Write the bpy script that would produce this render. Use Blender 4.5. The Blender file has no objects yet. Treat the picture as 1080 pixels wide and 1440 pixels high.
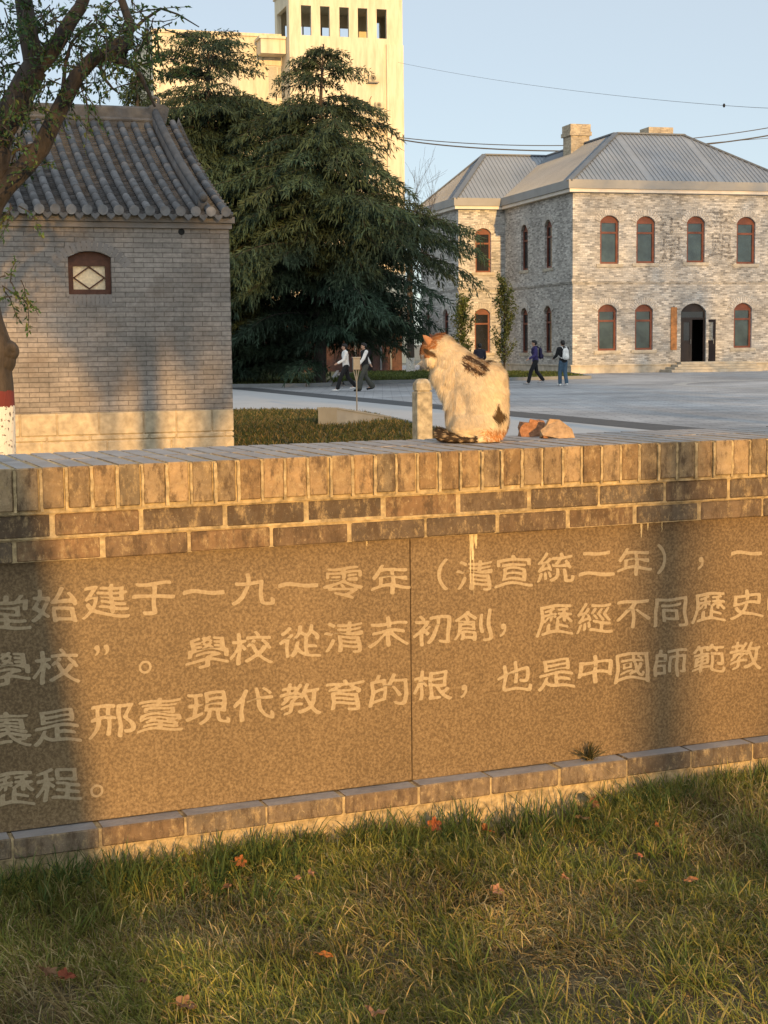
import bpy, math, random
import numpy as np
from mathutils import Vector, Matrix, geometry

# ------------------------------------------------------------------ camera, world, sun, exposure
SC = bpy.context.scene
COL = SC.collection
FPX = 2163.0                      # focal length in pixels of the 1080 px wide photograph
CAMZ = 1.62
PITCH, ROLL = math.radians(6.23), 0.0112
_f = np.array([0, math.cos(PITCH), -math.sin(PITCH)]); _u = np.array([0, math.sin(PITCH), math.cos(PITCH)]); _r = np.array([1.0, 0, 0])
_c, _s = math.cos(ROLL), math.sin(ROLL)
CR, CU, CF, CC = _r * _c - _u * _s, _u * _c + _r * _s, _f, np.array([0, 0, CAMZ])
cd = bpy.data.cameras.new('camera'); cam = bpy.data.objects.new('camera', cd); COL.objects.link(cam)
cd.sensor_fit = 'HORIZONTAL'; cd.sensor_width = 36; cd.lens = 36 * FPX / 1080
cd.clip_start = 0.05; cd.clip_end = 4000
m = Matrix(((CR[0], CU[0], -CF[0], 0), (CR[1], CU[1], -CF[1], 0), (CR[2], CU[2], -CF[2], CAMZ), (0, 0, 0, 1)))
cam.matrix_world = m
SC.camera = cam

SUN_AZ, SUN_EL = math.radians(16.5), math.radians(8.0)      # sun behind the camera, to its right
SDIR = np.array([math.sin(SUN_AZ) * math.cos(SUN_EL), -math.cos(SUN_AZ) * math.cos(SUN_EL), math.sin(SUN_EL)])
W = bpy.data.worlds.new('World'); SC.world = W; W.use_nodes = True
nt = W.node_tree
sky = nt.nodes.new('ShaderNodeTexSky'); sky.sky_type = 'NISHITA'; sky.sun_disc = False
sky.sun_elevation = SUN_EL; sky.sun_rotation = math.pi - SUN_AZ
sky.air_density = 0.7; sky.dust_density = 0.15; sky.ozone_density = 1.6; sky.altitude = 50
bg = nt.nodes['Background']; bg.inputs[1].default_value = 0.138
sky_fill = nt.nodes.new('ShaderNodeMix'); sky_fill.data_type = 'RGBA'; sky_fill.inputs[0].default_value = .62     # even pale colour mixed into the clear sky
sky_fill.inputs[7].default_value = (5.2, 5.4, 5.45, 1)
wc = nt.nodes.new('ShaderNodeTexCoord'); dt = nt.nodes.new('ShaderNodeVectorMath'); dt.operation = 'DOT_PRODUCT'; dt.inputs[1].default_value = tuple(SDIR)
nt.links.new(wc.outputs['Generated'], dt.inputs[0]); mr = nt.nodes.new('ShaderNodeMapRange'); nt.links.new(dt.outputs['Value'], mr.inputs[0])
mr.inputs[1].default_value = -.75; mr.inputs[2].default_value = 1; mr.inputs[3].default_value = 1; mr.inputs[4].default_value = 2.3      # added fill: pale sky brightened on the sun side, behind the camera
vs_ = nt.nodes.new('ShaderNodeVectorMath'); vs_.operation = 'SCALE'; vs_.inputs[0].default_value = (4.95, 5.3, 5.4); nt.links.new(mr.outputs[0], vs_.inputs['Scale']); nt.links.new(vs_.outputs[0], sky_fill.inputs[7])
nt.links.new(sky.outputs[0], sky_fill.inputs[6]); nt.links.new(sky_fill.outputs[2], bg.inputs[0])
sl = bpy.data.lights.new('sun', 'SUN'); sun = bpy.data.objects.new('sun', sl); COL.objects.link(sun)
sl.energy = 5.0; sl.angle = math.radians(0.55); sl.color = (1.0, 0.585, 0.20)
sun.rotation_euler = Vector(SDIR).to_track_quat('Z', 'Y').to_euler()
sun.location = (20, -34, 8)
SC.view_settings.view_transform = 'Standard'; SC.view_settings.look = 'None'
SC.view_settings.exposure = 0.22; SC.view_settings.gamma = 1

R = random.Random(7)
NR = np.random.default_rng(7)
PI = math.pi
rad = math.radians

# ------------------------------------------------------------------ measuring helpers (photo ray -> real place)
def ray(px, py): return CF + CR * (px - 540) / FPX - CU * (py - 720) / FPX
def on_z(px, py, z=0.0):
    d = ray(px, py); return CC + d * ((z - CAMZ) / d[2])
def on_y(px, py, Y):
    d = ray(px, py); return CC + d * (Y / d[1])
class Frame:                                      # a building's own axes: x along its front, y into its depth
    def __init__(s, ox, oy, yaw, oz=0):
        s.o = np.array([ox, oy, oz]); s.yaw = yaw; c, k = math.cos(yaw), math.sin(yaw)
        s.M = np.array([[c, k, 0], [-k, c, 0], [0, 0, 1.0]])
    def loc(s, p): return s.M @ (np.asarray(p, float) - s.o)
    def hit(s, px, py, axis, val):
        o, d = s.M @ (CC - s.o), s.M @ ray(px, py)
        return o + d * ((val - o[axis]) / d[axis])
    def world(s, p): return s.M.T @ np.asarray(p, float) + s.o

# ------------------------------------------------------------------ object helpers
def tag(o, label=None, cat=None, group=None, kind=None):
    for k, v in (('label', label), ('category', cat), ('group', group), ('kind', kind)):
        if v: o[k] = v
    return o
def empty(name, loc=(0, 0, 0), rz=0, **k):
    o = bpy.data.objects.new(name, None); COL.objects.link(o)
    o.location = [float(v) for v in loc]; o.rotation_euler = (0, 0, rz); o.empty_display_size = .1
    return tag(o, **k)
def link(name, me, mat, parent=None, **k):
    o = bpy.data.objects.new(name, me); COL.objects.link(o)
    if mat is not None and not me.materials:
        for q in (mat if isinstance(mat, (list, tuple)) else [mat]): me.materials.append(q)
    if parent: o.parent = parent
    return tag(o, **k)
def children(o): return [c for c in bpy.data.objects if c.parent == o]
def copy_tree(o, parent=None):
    c = o.copy(); COL.objects.link(c)
    if parent: c.parent = parent
    for ch in children(o): copy_tree(ch, c)
    return c
def box_uv(me):
    n = len(me.loops)
    if not n: return
    uv = me.uv_layers.new(name='UVMap')
    co = np.empty(len(me.vertices) * 3); me.vertices.foreach_get('co', co); co = co.reshape(-1, 3)
    vi = np.empty(n, dtype=np.int32); me.loops.foreach_get('vertex_index', vi)
    nm = np.empty(len(me.polygons) * 3); me.polygons.foreach_get('normal', nm); nm = nm.reshape(-1, 3)
    lt = np.empty(len(me.polygons), dtype=np.int32); me.polygons.foreach_get('loop_total', lt)
    ln = np.repeat(nm, lt, axis=0); p = co[vi]
    h = np.hypot(ln[:, 0], ln[:, 1]); hh = np.where(h < 1e-6, 1, h)
    tx, ty = -ln[:, 1] / hh, ln[:, 0] / hh
    flat = np.abs(ln[:, 2]) > .75
    out = np.empty((n, 2)); out[:, 0] = np.where(flat, p[:, 0], p[:, 0] * tx + p[:, 1] * ty); out[:, 1] = np.where(flat, p[:, 1], p[:, 2])
    uv.data.foreach_set('uv', out.ravel())
class MB:
    def __init__(s): s.v, s.f, s.c, s.cur, s.sm, s.smooth = [], [], [], None, [], False
    def add(s, vs, fs):
        b = len(s.v); s.v += [tuple(float(q) for q in p) for p in vs]
        for f in fs: s.f.append(tuple(b + i for i in f)); s.c.append(s.cur); s.sm.append(s.smooth)
        return s
    def box(s, x0, x1, y0, y1, z0, z1, bev=0):
        if bev:
            x, y, z = (x0 + x1) / 2, (y0 + y1) / 2, (z0 + z1) / 2
            hx, hy, hz = abs(x1 - x0) / 2, abs(y1 - y0) / 2, abs(z1 - z0) / 2; b = min(bev, hx * .6, hy * .6, hz * .6)
            vs, ix = [], {}
            for sx in (-1, 1):
                for sy in (-1, 1):
                    for sz in (-1, 1):
                        for a in range(3):
                            h = [hx - b, hy - b, hz - b]; h[a] += b
                            ix[(sx, sy, sz, a)] = len(vs); vs.append((x + sx * h[0], y + sy * h[1], z + sz * h[2]))
            fs = []
            for a in range(3):
                o1, o2 = [k for k in range(3) if k != a]
                for sg in (-1, 1):
                    q = []
                    for (p, r) in ((-1, -1), (1, -1), (1, 1), (-1, 1)):
                        t = [0, 0, 0]; t[a] = sg; t[o1] = p; t[o2] = r; q.append(ix[(*t, a)])
                    fs.append(q)
            for a in range(3):                               # bevel strips along axis a
                o1, o2 = [k for k in range(3) if k != a]
                for p in (-1, 1):
                    for r in (-1, 1):
                        q = []
                        for (t, ax) in ((-1, o1), (-1, o2), (1, o2), (1, o1)):
                            g = [0, 0, 0]; g[a] = t; g[o1] = p; g[o2] = r; q.append(ix[(*g, ax)])
                        fs.append(q)
            for sx in (-1, 1):
                for sy in (-1, 1):
                    for sz in (-1, 1): fs.append([ix[(sx, sy, sz, a)] for a in range(3)])
            c = np.array([x, y, z]); V = np.array(vs); out = []
            for q in fs:
                P = V[q]; nn = np.cross(P[1] - P[0], P[2] - P[0])
                out.append(q if nn @ (P.mean(0) - c) > 0 else q[::-1])
            return s.add(vs, out)
        x0, x1 = min(x0, x1), max(x0, x1); y0, y1 = min(y0, y1), max(y0, y1); z0, z1 = min(z0, z1), max(z0, z1)
        return s.add([(x0, y0, z0), (x1, y0, z0), (x1, y1, z0), (x0, y1, z0), (x0, y0, z1), (x1, y0, z1), (x1, y1, z1), (x0, y1, z1)],
                     [(0, 3, 2, 1), (4, 5, 6, 7), (0, 1, 5, 4), (1, 2, 6, 5), (2, 3, 7, 6), (3, 0, 4, 7)])
    def tube(s, pts, rs, n=8, caps=True):
        pts = [np.asarray(p, float) for p in pts]
        if not hasattr(rs, '__len__'): rs = [rs] * len(pts)
        vs, fs, prev = [], [], None
        for i, p in enumerate(pts):
            t = pts[min(i + 1, len(pts) - 1)] - pts[max(i - 1, 0)]; t = t / (np.linalg.norm(t) + 1e-9)
            if prev is None:
                a = np.array([0, 0, 1.0]) if abs(t[2]) < .9 else np.array([1.0, 0, 0])
            else: a = prev
            x = a - t * (a @ t); x /= np.linalg.norm(x) + 1e-9; y = np.cross(t, x); prev = x
            for k in range(n):
                g = 2 * PI * k / n; vs.append(p + (x * math.cos(g) + y * math.sin(g)) * rs[i])
        for i in range(len(pts) - 1):
            for k in range(n):
                k2 = (k + 1) % n; fs.append((i * n + k, i * n + k2, (i + 1) * n + k2, (i + 1) * n + k))
        if caps: fs.append(tuple(range(n))[::-1]); fs.append(tuple((len(pts) - 1) * n + k for k in range(n)))
        return s.add(vs, fs)
    def prism(s, pts, ax, lo, hi):
        """closed outline pts (2-D) swept along axis ax from lo to hi"""
        o = [k for k in range(3) if k != ax]; n = len(pts); vs = []
        for h in (lo, hi):
            for p in pts:
                q = [0, 0, 0]; q[o[0]], q[o[1]] = p; q[ax] = h; vs.append(q)
        tris = geometry.tessellate_polygon([[Vector((p[0], p[1], 0)) for p in pts]])
        fs = [tuple(t) for t in tris] + [tuple(n + i for i in t[::-1]) for t in tris]
        fs += [(i, (i + 1) % n, n + (i + 1) % n, n + i) for i in range(n)]
        return s.add(vs, fs)
    def rib(s, a, b, w, h, up):
        a, b, up = np.asarray(a, float), np.asarray(b, float), np.asarray(up, float)
        t = b - a; L = np.linalg.norm(t)
        if L < .02: return s
        t /= L; x = np.cross(t, up); x /= np.linalg.norm(x); u = np.cross(x, t)
        vs = [p + x * sx * w / 2 + u * z for p in (a, b) for (sx, z) in ((-1, -.01), (1, -.01), (1, h), (-1, h))]
        return s.add(vs, [(0, 1, 2, 3), (7, 6, 5, 4), (0, 4, 5, 1), (1, 5, 6, 2), (2, 6, 7, 3), (3, 7, 4, 0)])
    def ball(s, c, r, n=12, m=8):
        r = r if hasattr(r, '__len__') else (r, r, r); vs, fs = [], []
        for i in range(m + 1):
            a = PI * i / m
            for k in range(n):
                g = 2 * PI * k / n; vs.append((c[0] + r[0] * math.sin(a) * math.cos(g), c[1] + r[1] * math.sin(a) * math.sin(g), c[2] + r[2] * math.cos(a)))
        for i in range(m):
            for k in range(n): fs.append((i * n + k, (i + 1) * n + k, (i + 1) * n + (k + 1) % n, i * n + (k + 1) % n))
        return s.add(vs, fs)
    def build(s, name, mat, parent=None, fix=True, **k):
        me = bpy.data.meshes.new(name); me.from_pydata(s.v, [], s.f)
        if fix:
            import bmesh
            bm = bmesh.new(); bm.from_mesh(me); bmesh.ops.recalc_face_normals(bm, faces=bm.faces); bm.to_mesh(me); bm.free()
        me.update(); box_uv(me)
        if any(c is not None for c in s.c):
            a = me.attributes.new('col', 'FLOAT_COLOR', 'FACE')
            a.data.foreach_set('color', np.array([(*(c or (1, 1, 1)), 1) for c in s.c], dtype=np.float32).ravel())
        if any(s.sm): me.polygons.foreach_set('use_smooth', s.sm)
        return link(name, me, mat, parent, **k)
def np_mesh(name, V, F, col=None, smooth=False):
    """V (N,3); F (M,k); col (N,3) per vertex"""
    me = bpy.data.meshes.new(name); k = F.shape[1]
    me.vertices.add(len(V)); me.vertices.foreach_set('co', V.astype(np.float32).ravel())
    me.loops.add(F.size); me.loops.foreach_set('vertex_index', F.astype(np.int32).ravel())
    me.polygons.add(len(F)); me.polygons.foreach_set('loop_start', np.arange(0, F.size, k, dtype=np.int32))
    try: me.polygons.foreach_set('loop_total', np.full(len(F), k, dtype=np.int32))
    except Exception: pass
    if smooth: me.polygons.foreach_set('use_smooth', np.ones(len(F), dtype=bool))
    me.update(calc_edges=True)
    if col is not None:
        a = me.attributes.new('col', 'FLOAT_COLOR', 'POINT')
        a.data.foreach_set('color', np.concatenate([col, np.ones((len(col), 1))], 1).astype(np.float32).ravel())
    return me
def unit(a): return a / (np.linalg.norm(a, axis=-1, keepdims=True) + 1e-9)
def blob(parts, vox, smooth=4):
    """tapered limbs (p0,r0,p1,r1) fused into ONE continuous surface"""
    b = MB()
    for (p0, r0, p1, r1) in parts:
        p0, p1 = np.asarray(p0, float), np.asarray(p1, float); L = np.linalg.norm(p1 - p0)
        n = max(2, int(L / max(min(np.min(r0), np.min(r1)) * .35, vox)) + 1) if L > 1e-5 else 1
        for i in range(n):
            t = i / max(n - 1, 1); b.ball(p0 + (p1 - p0) * t, np.asarray(r0) * (1 - t) + np.asarray(r1) * t, 14, 9)
    o = b.build('temporary', None, fix=False)
    md = o.modifiers.new('r', 'REMESH'); md.mode = 'VOXEL'; md.voxel_size = vox
    if smooth: ms = o.modifiers.new('s', 'SMOOTH'); ms.iterations = smooth; ms.factor = .5
    dg = bpy.context.evaluated_depsgraph_get(); me = bpy.data.meshes.new_from_object(o.evaluated_get(dg))
    old = o.data; bpy.data.objects.remove(o); bpy.data.meshes.remove(old)
    me.materials.clear()
    me.polygons.foreach_set('use_smooth', np.ones(len(me.polygons), dtype=bool))
    return me

# ------------------------------------------------------------------ materials
def nodes(name):
    mt = bpy.data.materials.new(name); mt.use_nodes = True
    return mt, mt.node_tree, mt.node_tree.nodes['Principled BSDF']
def N(t, typ, **k):
    n = t.nodes.new('ShaderNode' + typ)
    for a, v in k.items():
        if a in n.inputs: n.inputs[a].default_value = v
        else: setattr(n, a, v)
    return n
def mixc(t, fac, a, b, mode='MIX'):
    n = t.nodes.new('ShaderNodeMix'); n.data_type = 'RGBA'; n.blend_type = mode
    for i, v in ((0, fac), (6, a), (7, b)):
        if hasattr(v, 'links') or isinstance(v, bpy.types.NodeSocket): t.links.new(v, n.inputs[i])
        elif i == 0: n.inputs[0].default_value = v
        else: n.inputs[i].default_value = (*v, 1) if len(v) == 3 else v
    return n.outputs[2]
def ramp(t, src, stops):
    n = t.nodes.new('ShaderNodeValToRGB'); e = n.color_ramp.elements
    while len(e) < len(stops): e.new(.5)
    for i, (p, c) in enumerate(stops): e[i].position = p; e[i].color = (*c, 1) if hasattr(c, '__len__') else (c, c, c, 1)
    t.links.new(src, n.inputs[0]); return n.outputs[0]
def noise(t, co, scale, detail=4, rough=.55, vec_scale=None):
    n = N(t, 'TexNoise', Scale=scale, Detail=detail, Roughness=rough)
    if vec_scale:
        mp = N(t, 'Mapping'); mp.inputs['Scale'].default_value = vec_scale; t.links.new(co, mp.inputs[0]); co = mp.outputs[0]
    t.links.new(co, n.inputs['Vector']); return n.outputs['Fac']
def bump(t, bs, h, strength=.4, dist=.01):
    b = N(t, 'Bump', Strength=strength, Distance=dist); t.links.new(h, b.inputs['Height']); t.links.new(b.outputs[0], bs.inputs['Normal'])
def obj_co(t): return N(t, 'TexCoord').outputs['Object']
def uv_co(t): return N(t, 'TexCoord').outputs['UV']
def plain(name, c, rough=.7, var=.18, scale=6, bmp=0, bscale=40, metal=0, spec=.3, bdist=.01):
    mt, t, bs = nodes(name); co = obj_co(t)
    f = ramp(t, noise(t, co, scale, 5), [(.3, 0), (.7, 1)])
    t.links.new(mixc(t, f, [x * (1 - var) for x in c], [min(1, x * (1 + var)) for x in c]), bs.inputs['Base Color'])
    bs.inputs['Roughness'].default_value = rough; bs.inputs['Metallic'].default_value = metal; bs.inputs['Specular IOR Level'].default_value = spec
    if bmp: bump(t, bs, noise(t, co, bscale, 5), bmp, bdist)
    return mt
def vcol(name, rough=.7, var=.15, scale=30, trans=0, bmp=0, spec=.2, bscale=60):
    mt, t, bs = nodes(name); a = N(t, 'Attribute', attribute_name='col'); co = obj_co(t)
    f = ramp(t, noise(t, co, scale, 5), [(.3, 1 - var), (.7, 1 + var)])
    t.links.new(mixc(t, 1.0, a.outputs['Color'], f, 'MULTIPLY'), bs.inputs['Base Color'])
    bs.inputs['Roughness'].default_value = rough; bs.inputs['Specular IOR Level'].default_value = spec
    if bmp: bump(t, bs, noise(t, co, bscale, 6), bmp, .004)
    if trans:
        tr = N(t, 'BsdfTranslucent'); t.links.new(a.outputs['Color'], tr.inputs[0])
        mx = N(t, 'MixShader'); mx.inputs[0].default_value = trans
        t.links.new(bs.outputs[0], mx.inputs[1]); t.links.new(tr.outputs[0], mx.inputs[2])
        t.links.new(mx.outputs[0], t.nodes['Material Output'].inputs[0])
    return mt
def brick(name, c1, c2, mortar, bw=.25, rh=.07, ms=.008, stain=.25, bmp=.6, rough=.85, sscale=1.2, stain_c=None, offs=.5, msm=.1, fine=25, bright=None):
    mt, t, bs = nodes(name); co = uv_co(t)
    b = N(t, 'TexBrick', Scale=1.0); b.inputs['Brick Width'].default_value = bw; b.inputs['Row Height'].default_value = rh
    b.inputs['Mortar Size'].default_value = ms; b.inputs['Mortar Smooth'].default_value = msm; b.offset = offs; b.inputs['Bias'].default_value = 0
    b.inputs['Color1'].default_value = (*c1, 1); b.inputs['Color2'].default_value = (*c2, 1); b.inputs['Mortar'].default_value = (*mortar, 1)
    wn = N(t, 'TexNoise', Scale=6.0, Detail=3); t.links.new(co, wn.inputs['Vector'])
    va = N(t, 'VectorMath', operation='MULTIPLY_ADD'); t.links.new(wn.outputs['Color'], va.inputs[0]); va.inputs[1].default_value = (.012, .012, 0); t.links.new(co, va.inputs[2])
    t.links.new(va.outputs[0], b.inputs['Vector'])
    f = ramp(t, noise(t, co, sscale, 6, .6), [(.35, 1 - stain), (.65, 1 + stain * .6)])
    c = mixc(t, 1.0, b.outputs['Color'], f, 'MULTIPLY')
    f2 = ramp(t, noise(t, co, fine, 5, .6), [(.3, .8), (.7, 1.18)])
    c = mixc(t, 1.0, c, f2, 'MULTIPLY')
    if stain_c:
        g = ramp(t, noise(t, co, sscale * 1.7, 7, .65), [(.52, 0), (.7, .75)]); c = mixc(t, g, c, stain_c)
    t.links.new(c, bs.inputs['Base Color']); bs.inputs['Roughness'].default_value = rough; bs.inputs['Specular IOR Level'].default_value = .25
    hh = mixc(t, .25, b.outputs['Fac'], noise(t, co, 60, 4)); iv = N(t, 'Invert'); t.links.new(hh, iv.inputs['Color'])
    bump(t, bs, iv.outputs[0], bmp, .012)
    return mt
def glass(name, c, rough=.12):
    mt, t, bs = nodes(name); co = obj_co(t)
    f = ramp(t, noise(t, co, 1.5, 3), [(.35, 0), (.65, 1)])
    t.links.new(mixc(t, f, [x * .6 for x in c], [x * 1.3 for x in c]), bs.inputs['Base Color'])
    bs.inputs['Roughness'].default_value = rough; bs.inputs['Specular IOR Level'].default_value = .55
    return mt

MT = {}
#@@MATERIALS
MT['facade'] = brick('grey_white_brick', (.60, .58, .545), (.23, .222, .21), (.40, .39, .37), .27, .095, .012, .22, .8, sscale=.45, fine=14)
MT['arch'] = brick('arch_brick', (.62, .59, .54), (.45, .43, .40), (.3, .28, .26), .08, .3, .01, .2, .5)
MT['plinth'] = plain('plinth_stone', (.42, .38, .31), .85, .25, 2.5, .5, 12)
MT['roof_metal'] = plain('roof_sheet', (.21, .235, .27), .42, .10, .6, 0, spec=.5)
MT['roof_cap'] = plain('roof_capping', (.13, .145, .165), .5, .12, 1.5)
MT['fascia'] = plain('fascia_grey', (.27, .27, .265), .6, .12, .7)
MT['cornice'] = plain('cornice_cream', (.62, .57, .50), .7, .1, 2)
MT['redwood'] = plain('painted_window_wood', (.155, .050, .032), .5, .25, 3)
MT['darkwood'] = plain('old_dark_wood', (.085, .035, .022), .6, .3, 12, .3, 40)
MT['pane'] = glass('window_glass', (.035, .055, .055), .1)
MT['pane_dark'] = glass('dark_glass', (.012, .014, .018), .15)
MT['sunlit_pane'] = plain('sunlit_cream_pane', (.62, .52, .36), .35, .18, 25, .3, 30, spec=.5)  # cream colour paints the sun's reflection into the glass
MT['door'] = plain('door_paint', (.014, .010, .012), .45, .3, 3)
MT['plaque'] = plain('plaque_wood', (.34, .15, .05), .5, .45, 5)
MT['white_pipe'] = plain('white_pipe', (.72, .72, .70), .5, .08, 3)
MT['dark'] = plain('dark_interior', (.02, .02, .02), .9)
MT['housebrick'] = brick('grey_house_brick', (.315, .275, .245), (.235, .21, .19), (.15, .13, .115), .27, .068, .0048, .30, .9, sscale=.9, stain_c=(.17, .135, .11), fine=18)
MT['house_band'] = plain('brick_moulding', (.235, .21, .195), .85, .22, 3, .5, 30)
MT['granite_base'] = plain('base_stone', (.43, .35, .24), .85, .28, 9, .8, 45)
MT['rooftile'] = vcol('grey_clay_tile', .8, .3, 9, bmp=.3)
MT['ridge'] = plain('ridge_clay', (.075, .078, .085), .85, .35, 5, .6, 25)
def tower_mat():
    mt, t, bs = nodes('yellow_render'); co = uv_co(t)
    st = ramp(t, noise(t, co, .9, 7, .65, (3, .35, 1)), [(.42, 0), (.72, 1)])
    c = mixc(t, st, (.62, .555, .415), (.44, .38, .27))
    b = ramp(t, noise(t, co, .12, 4), [(.3, .88), (.7, 1.1)])
    c = mixc(t, 1.0, c, b, 'MULTIPLY')
    t.links.new(c, bs.inputs['Base Color']); bs.inputs['Roughness'].default_value = .85
    return mt
MT['tower'] = tower_mat()
MT['concrete'] = plain('grey_concrete', (.185, .19, .19), .85, .16, 2, .4, 30)
MT['stone_post'] = plain('weathered_post_stone', (.33, .28, .20), .85, .4, 14, .7, 40)
MT['metal'] = plain('galvanised_metal', (.13, .135, .14), .4, .15, 8, spec=.5)
MT['black_plastic'] = plain('black_plastic', (.02, .02, .02), .5)
MT['leaf'] = vcol('leaf_surface', .55, .15, 6, trans=.3)
MT['needle'] = vcol('needle_foliage', .65, .2, 3, trans=.12)
MT['grass'] = vcol('grass_blade', .6, .12, 12, trans=.4)
MT['dryleaf'] = vcol('dry_leaf', .75, .3, 40, trans=.2)
MT['fur'] = vcol('cat_fur', .8, .1, 60, trans=.12)
def bark_mat(name, c, white=None, zb=0, zr=0):
    mt, t, bs = nodes(name); co = obj_co(t)
    n1 = noise(t, co, 9, 6, .65, (1, 1, .28))
    c0 = mixc(t, ramp(t, n1, [(.35, 0), (.65, 1)]), [x * .45 for x in c], [x * 1.5 for x in c])
    if white:
        sx = N(t, 'SeparateXYZ'); t.links.new(co, sx.inputs[0])
        ad = N(t, 'MATH' if False else 'Math', operation='MULTIPLY_ADD'); t.links.new(noise(t, co, 30, 4), ad.inputs[0]); ad.inputs[1].default_value = .07; t.links.new(sx.outputs[2], ad.inputs[2])
        def step(z):
            n = N(t, 'Math', operation='LESS_THAN'); t.links.new(ad.outputs[0], n.inputs[0]); n.inputs[1].default_value = z; return n.outputs[0]
        c0 = mixc(t, step(zr), c0, (.13, .022, .018))
        wf = ramp(t, noise(t, co, 34, 5), [(.36, 0), (.44, 1)])
        c0 = mixc(t, step(zb), c0, mixc(t, wf, (.12, .10, .08), white))
    t.links.new(c0, bs.inputs['Base Color']); bs.inputs['Roughness'].default_value = .9
    bump(t, bs, n1, .9, .03)
    return mt
MT['bark'] = bark_mat('bark', (.036, .028, .023))
MT['bark_painted'] = bark_mat('bark_with_whitewash', (.045, .034, .026), (.62, .58, .52), 1.17, 1.30)
MT['bark_far'] = bark_mat('far_bark_with_whitewash', (.06, .045, .035), (.6, .57, .52), .9, .9)

def ground_mat(name, cs, scale, rough=.9, bscale=30, bmp=.4):
    mt, t, bs = nodes(name); co = obj_co(t)
    c = ramp(t, noise(t, co, scale, 8, .65), [(.3, cs[0]), (.5, cs[1]), (.7, cs[2])])
    t.links.new(c, bs.inputs['Base Color']); bs.inputs['Roughness'].default_value = rough
    bump(t, bs, noise(t, co, bscale, 5), bmp, .02); return mt
MT['soil'] = ground_mat('lawn_soil', ((.04, .032, .018), (.10, .075, .036), (.17, .13, .06)), 45, bscale=90, bmp=1.0)
MT['lawn'] = ground_mat('mown_lawn', ((.055, .06, .02), (.10, .095, .035), (.17, .125, .055)), 1.6)
MT['earth'] = ground_mat('bare_ground', ((.16, .14, .11), (.20, .18, .14), (.14, .14, .08)), .05)
MT['road'] = ground_mat('concrete_road', ((.33, .335, .345), (.37, .375, .385), (.41, .41, .415)), .35)
MT['strip'] = ground_mat('asphalt_strip', ((.045, .047, .052), (.06, .062, .068), (.075, .077, .08)), 2)
MT['pale'] = ground_mat('pale_stone', ((.30, .30, .30), (.34, .34, .34), (.38, .38, .37)), 1)
MT['plaza'] = brick('plaza_paving', (.365, .37, .385), (.31, .315, .33), (.20, .205, .215), .6, .3, .014, .34, .3, .75, .22, fine=2.2)

# ------------------------------------------------------------------ SETTING: ground, road, plaza, lawns
def sheet(name, pts, z, mat, kind='structure'):
    b = MB(); tris = geometry.tessellate_polygon([[Vector((p[0], p[1], 0)) for p in pts]])
    b.add([(p[0], p[1], z) for p in pts], [tuple(t) for t in tris])
    me_o = b.build(name, mat, kind=kind)
    if me_o.data.polygons[0].normal.z < 0: me_o.data.flip_normals()
    return me_o
sheet('ground', [(-1500, -1500), (1500, -1500), (1500, 2500), (-1500, 2500)], -.03, MT['earth'])
GY = rad(19.5); gd = np.array([-math.sin(GY), math.cos(GY)]); gx = np.array([math.cos(GY), math.sin(GY)])
S0 = np.array([1.75, 39.0])
def gp(a, b): return tuple(S0 + gx * a + gd * b)             # a: right of the dark strip, b: along it
sheet('plaza', [gp(.55, -60), gp(90, -60), gp(90, 75), gp(.55, 75)], -.012, MT['plaza'])
sheet('road', [gp(-60, -60), gp(-.55, -60), gp(-.55, 75), gp(-60, 75)], -.012, MT['road'])
sheet('asphalt_strip', [gp(-.55, -60), gp(.55, -60), gp(.55, 75), gp(-.55, 75)], -.008, MT['strip'])
# inlaid pale ring in the plaza
rb = MB(); cx, cy = 18.0, 56.5; n = 96
for (r0, r1) in ((6.75, 7.25),):
    vs = [(cx + r * math.cos(2 * PI * k / n), cy + r * math.sin(2 * PI * k / n), -.007) for k in range(n) for r in (r0, r1)]
    rb.add(vs, [(2 * k, 2 * k + 1, (2 * k + 3) % (2 * n), (2 * k + 2) % (2 * n)) for k in range(n)])
rb.build('plaza_ring', MT['pale'], kind='structure')
near_lawn = [(-40, 5), (-40, 38.6), (-2.6, 38.4), (-1.2, 37.6), (-.35, 36), (1.25, 28.0), (3.6, 20), (6, 12), (8, 7.2), (3.5, 6.5), (0, 5.2), (-6, 2.6)]
sheet('back_lawn', near_lawn, .004, MT['lawn'])
far_lawn = [(-40, 60.4), (-3.0, 60.4), (-2.1, 61.2), (-2.6, 90), (-40, 90)]
sheet('cedar_lawn', far_lawn, .06, MT['lawn'])
side_lawn = [(-1.6, 63.5), (3.0, 65.2), (9.2, 68.5), (9.35, 79.4), (6.6, 88.6), (4.0, 88), (-1.5, 87)]
sheet('building_lawn', side_lawn, .06, MT['lawn'])
def kerb(name, pts, w=.14, h=.13):
    b = MB()
    for (p, q) in zip(pts[:-1], pts[1:]): b.rib((*p, 0), (*q, 0), w, h, (0, 0, 1))
    return b.build(name, MT['concrete'], kind='structure')
kerb('lawn_kerb', far_lawn[0:4]); kerb('building_kerb', side_lawn[0:4]); kerb('back_lawn_kerb', near_lawn[1:9], .1, .05)

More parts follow.
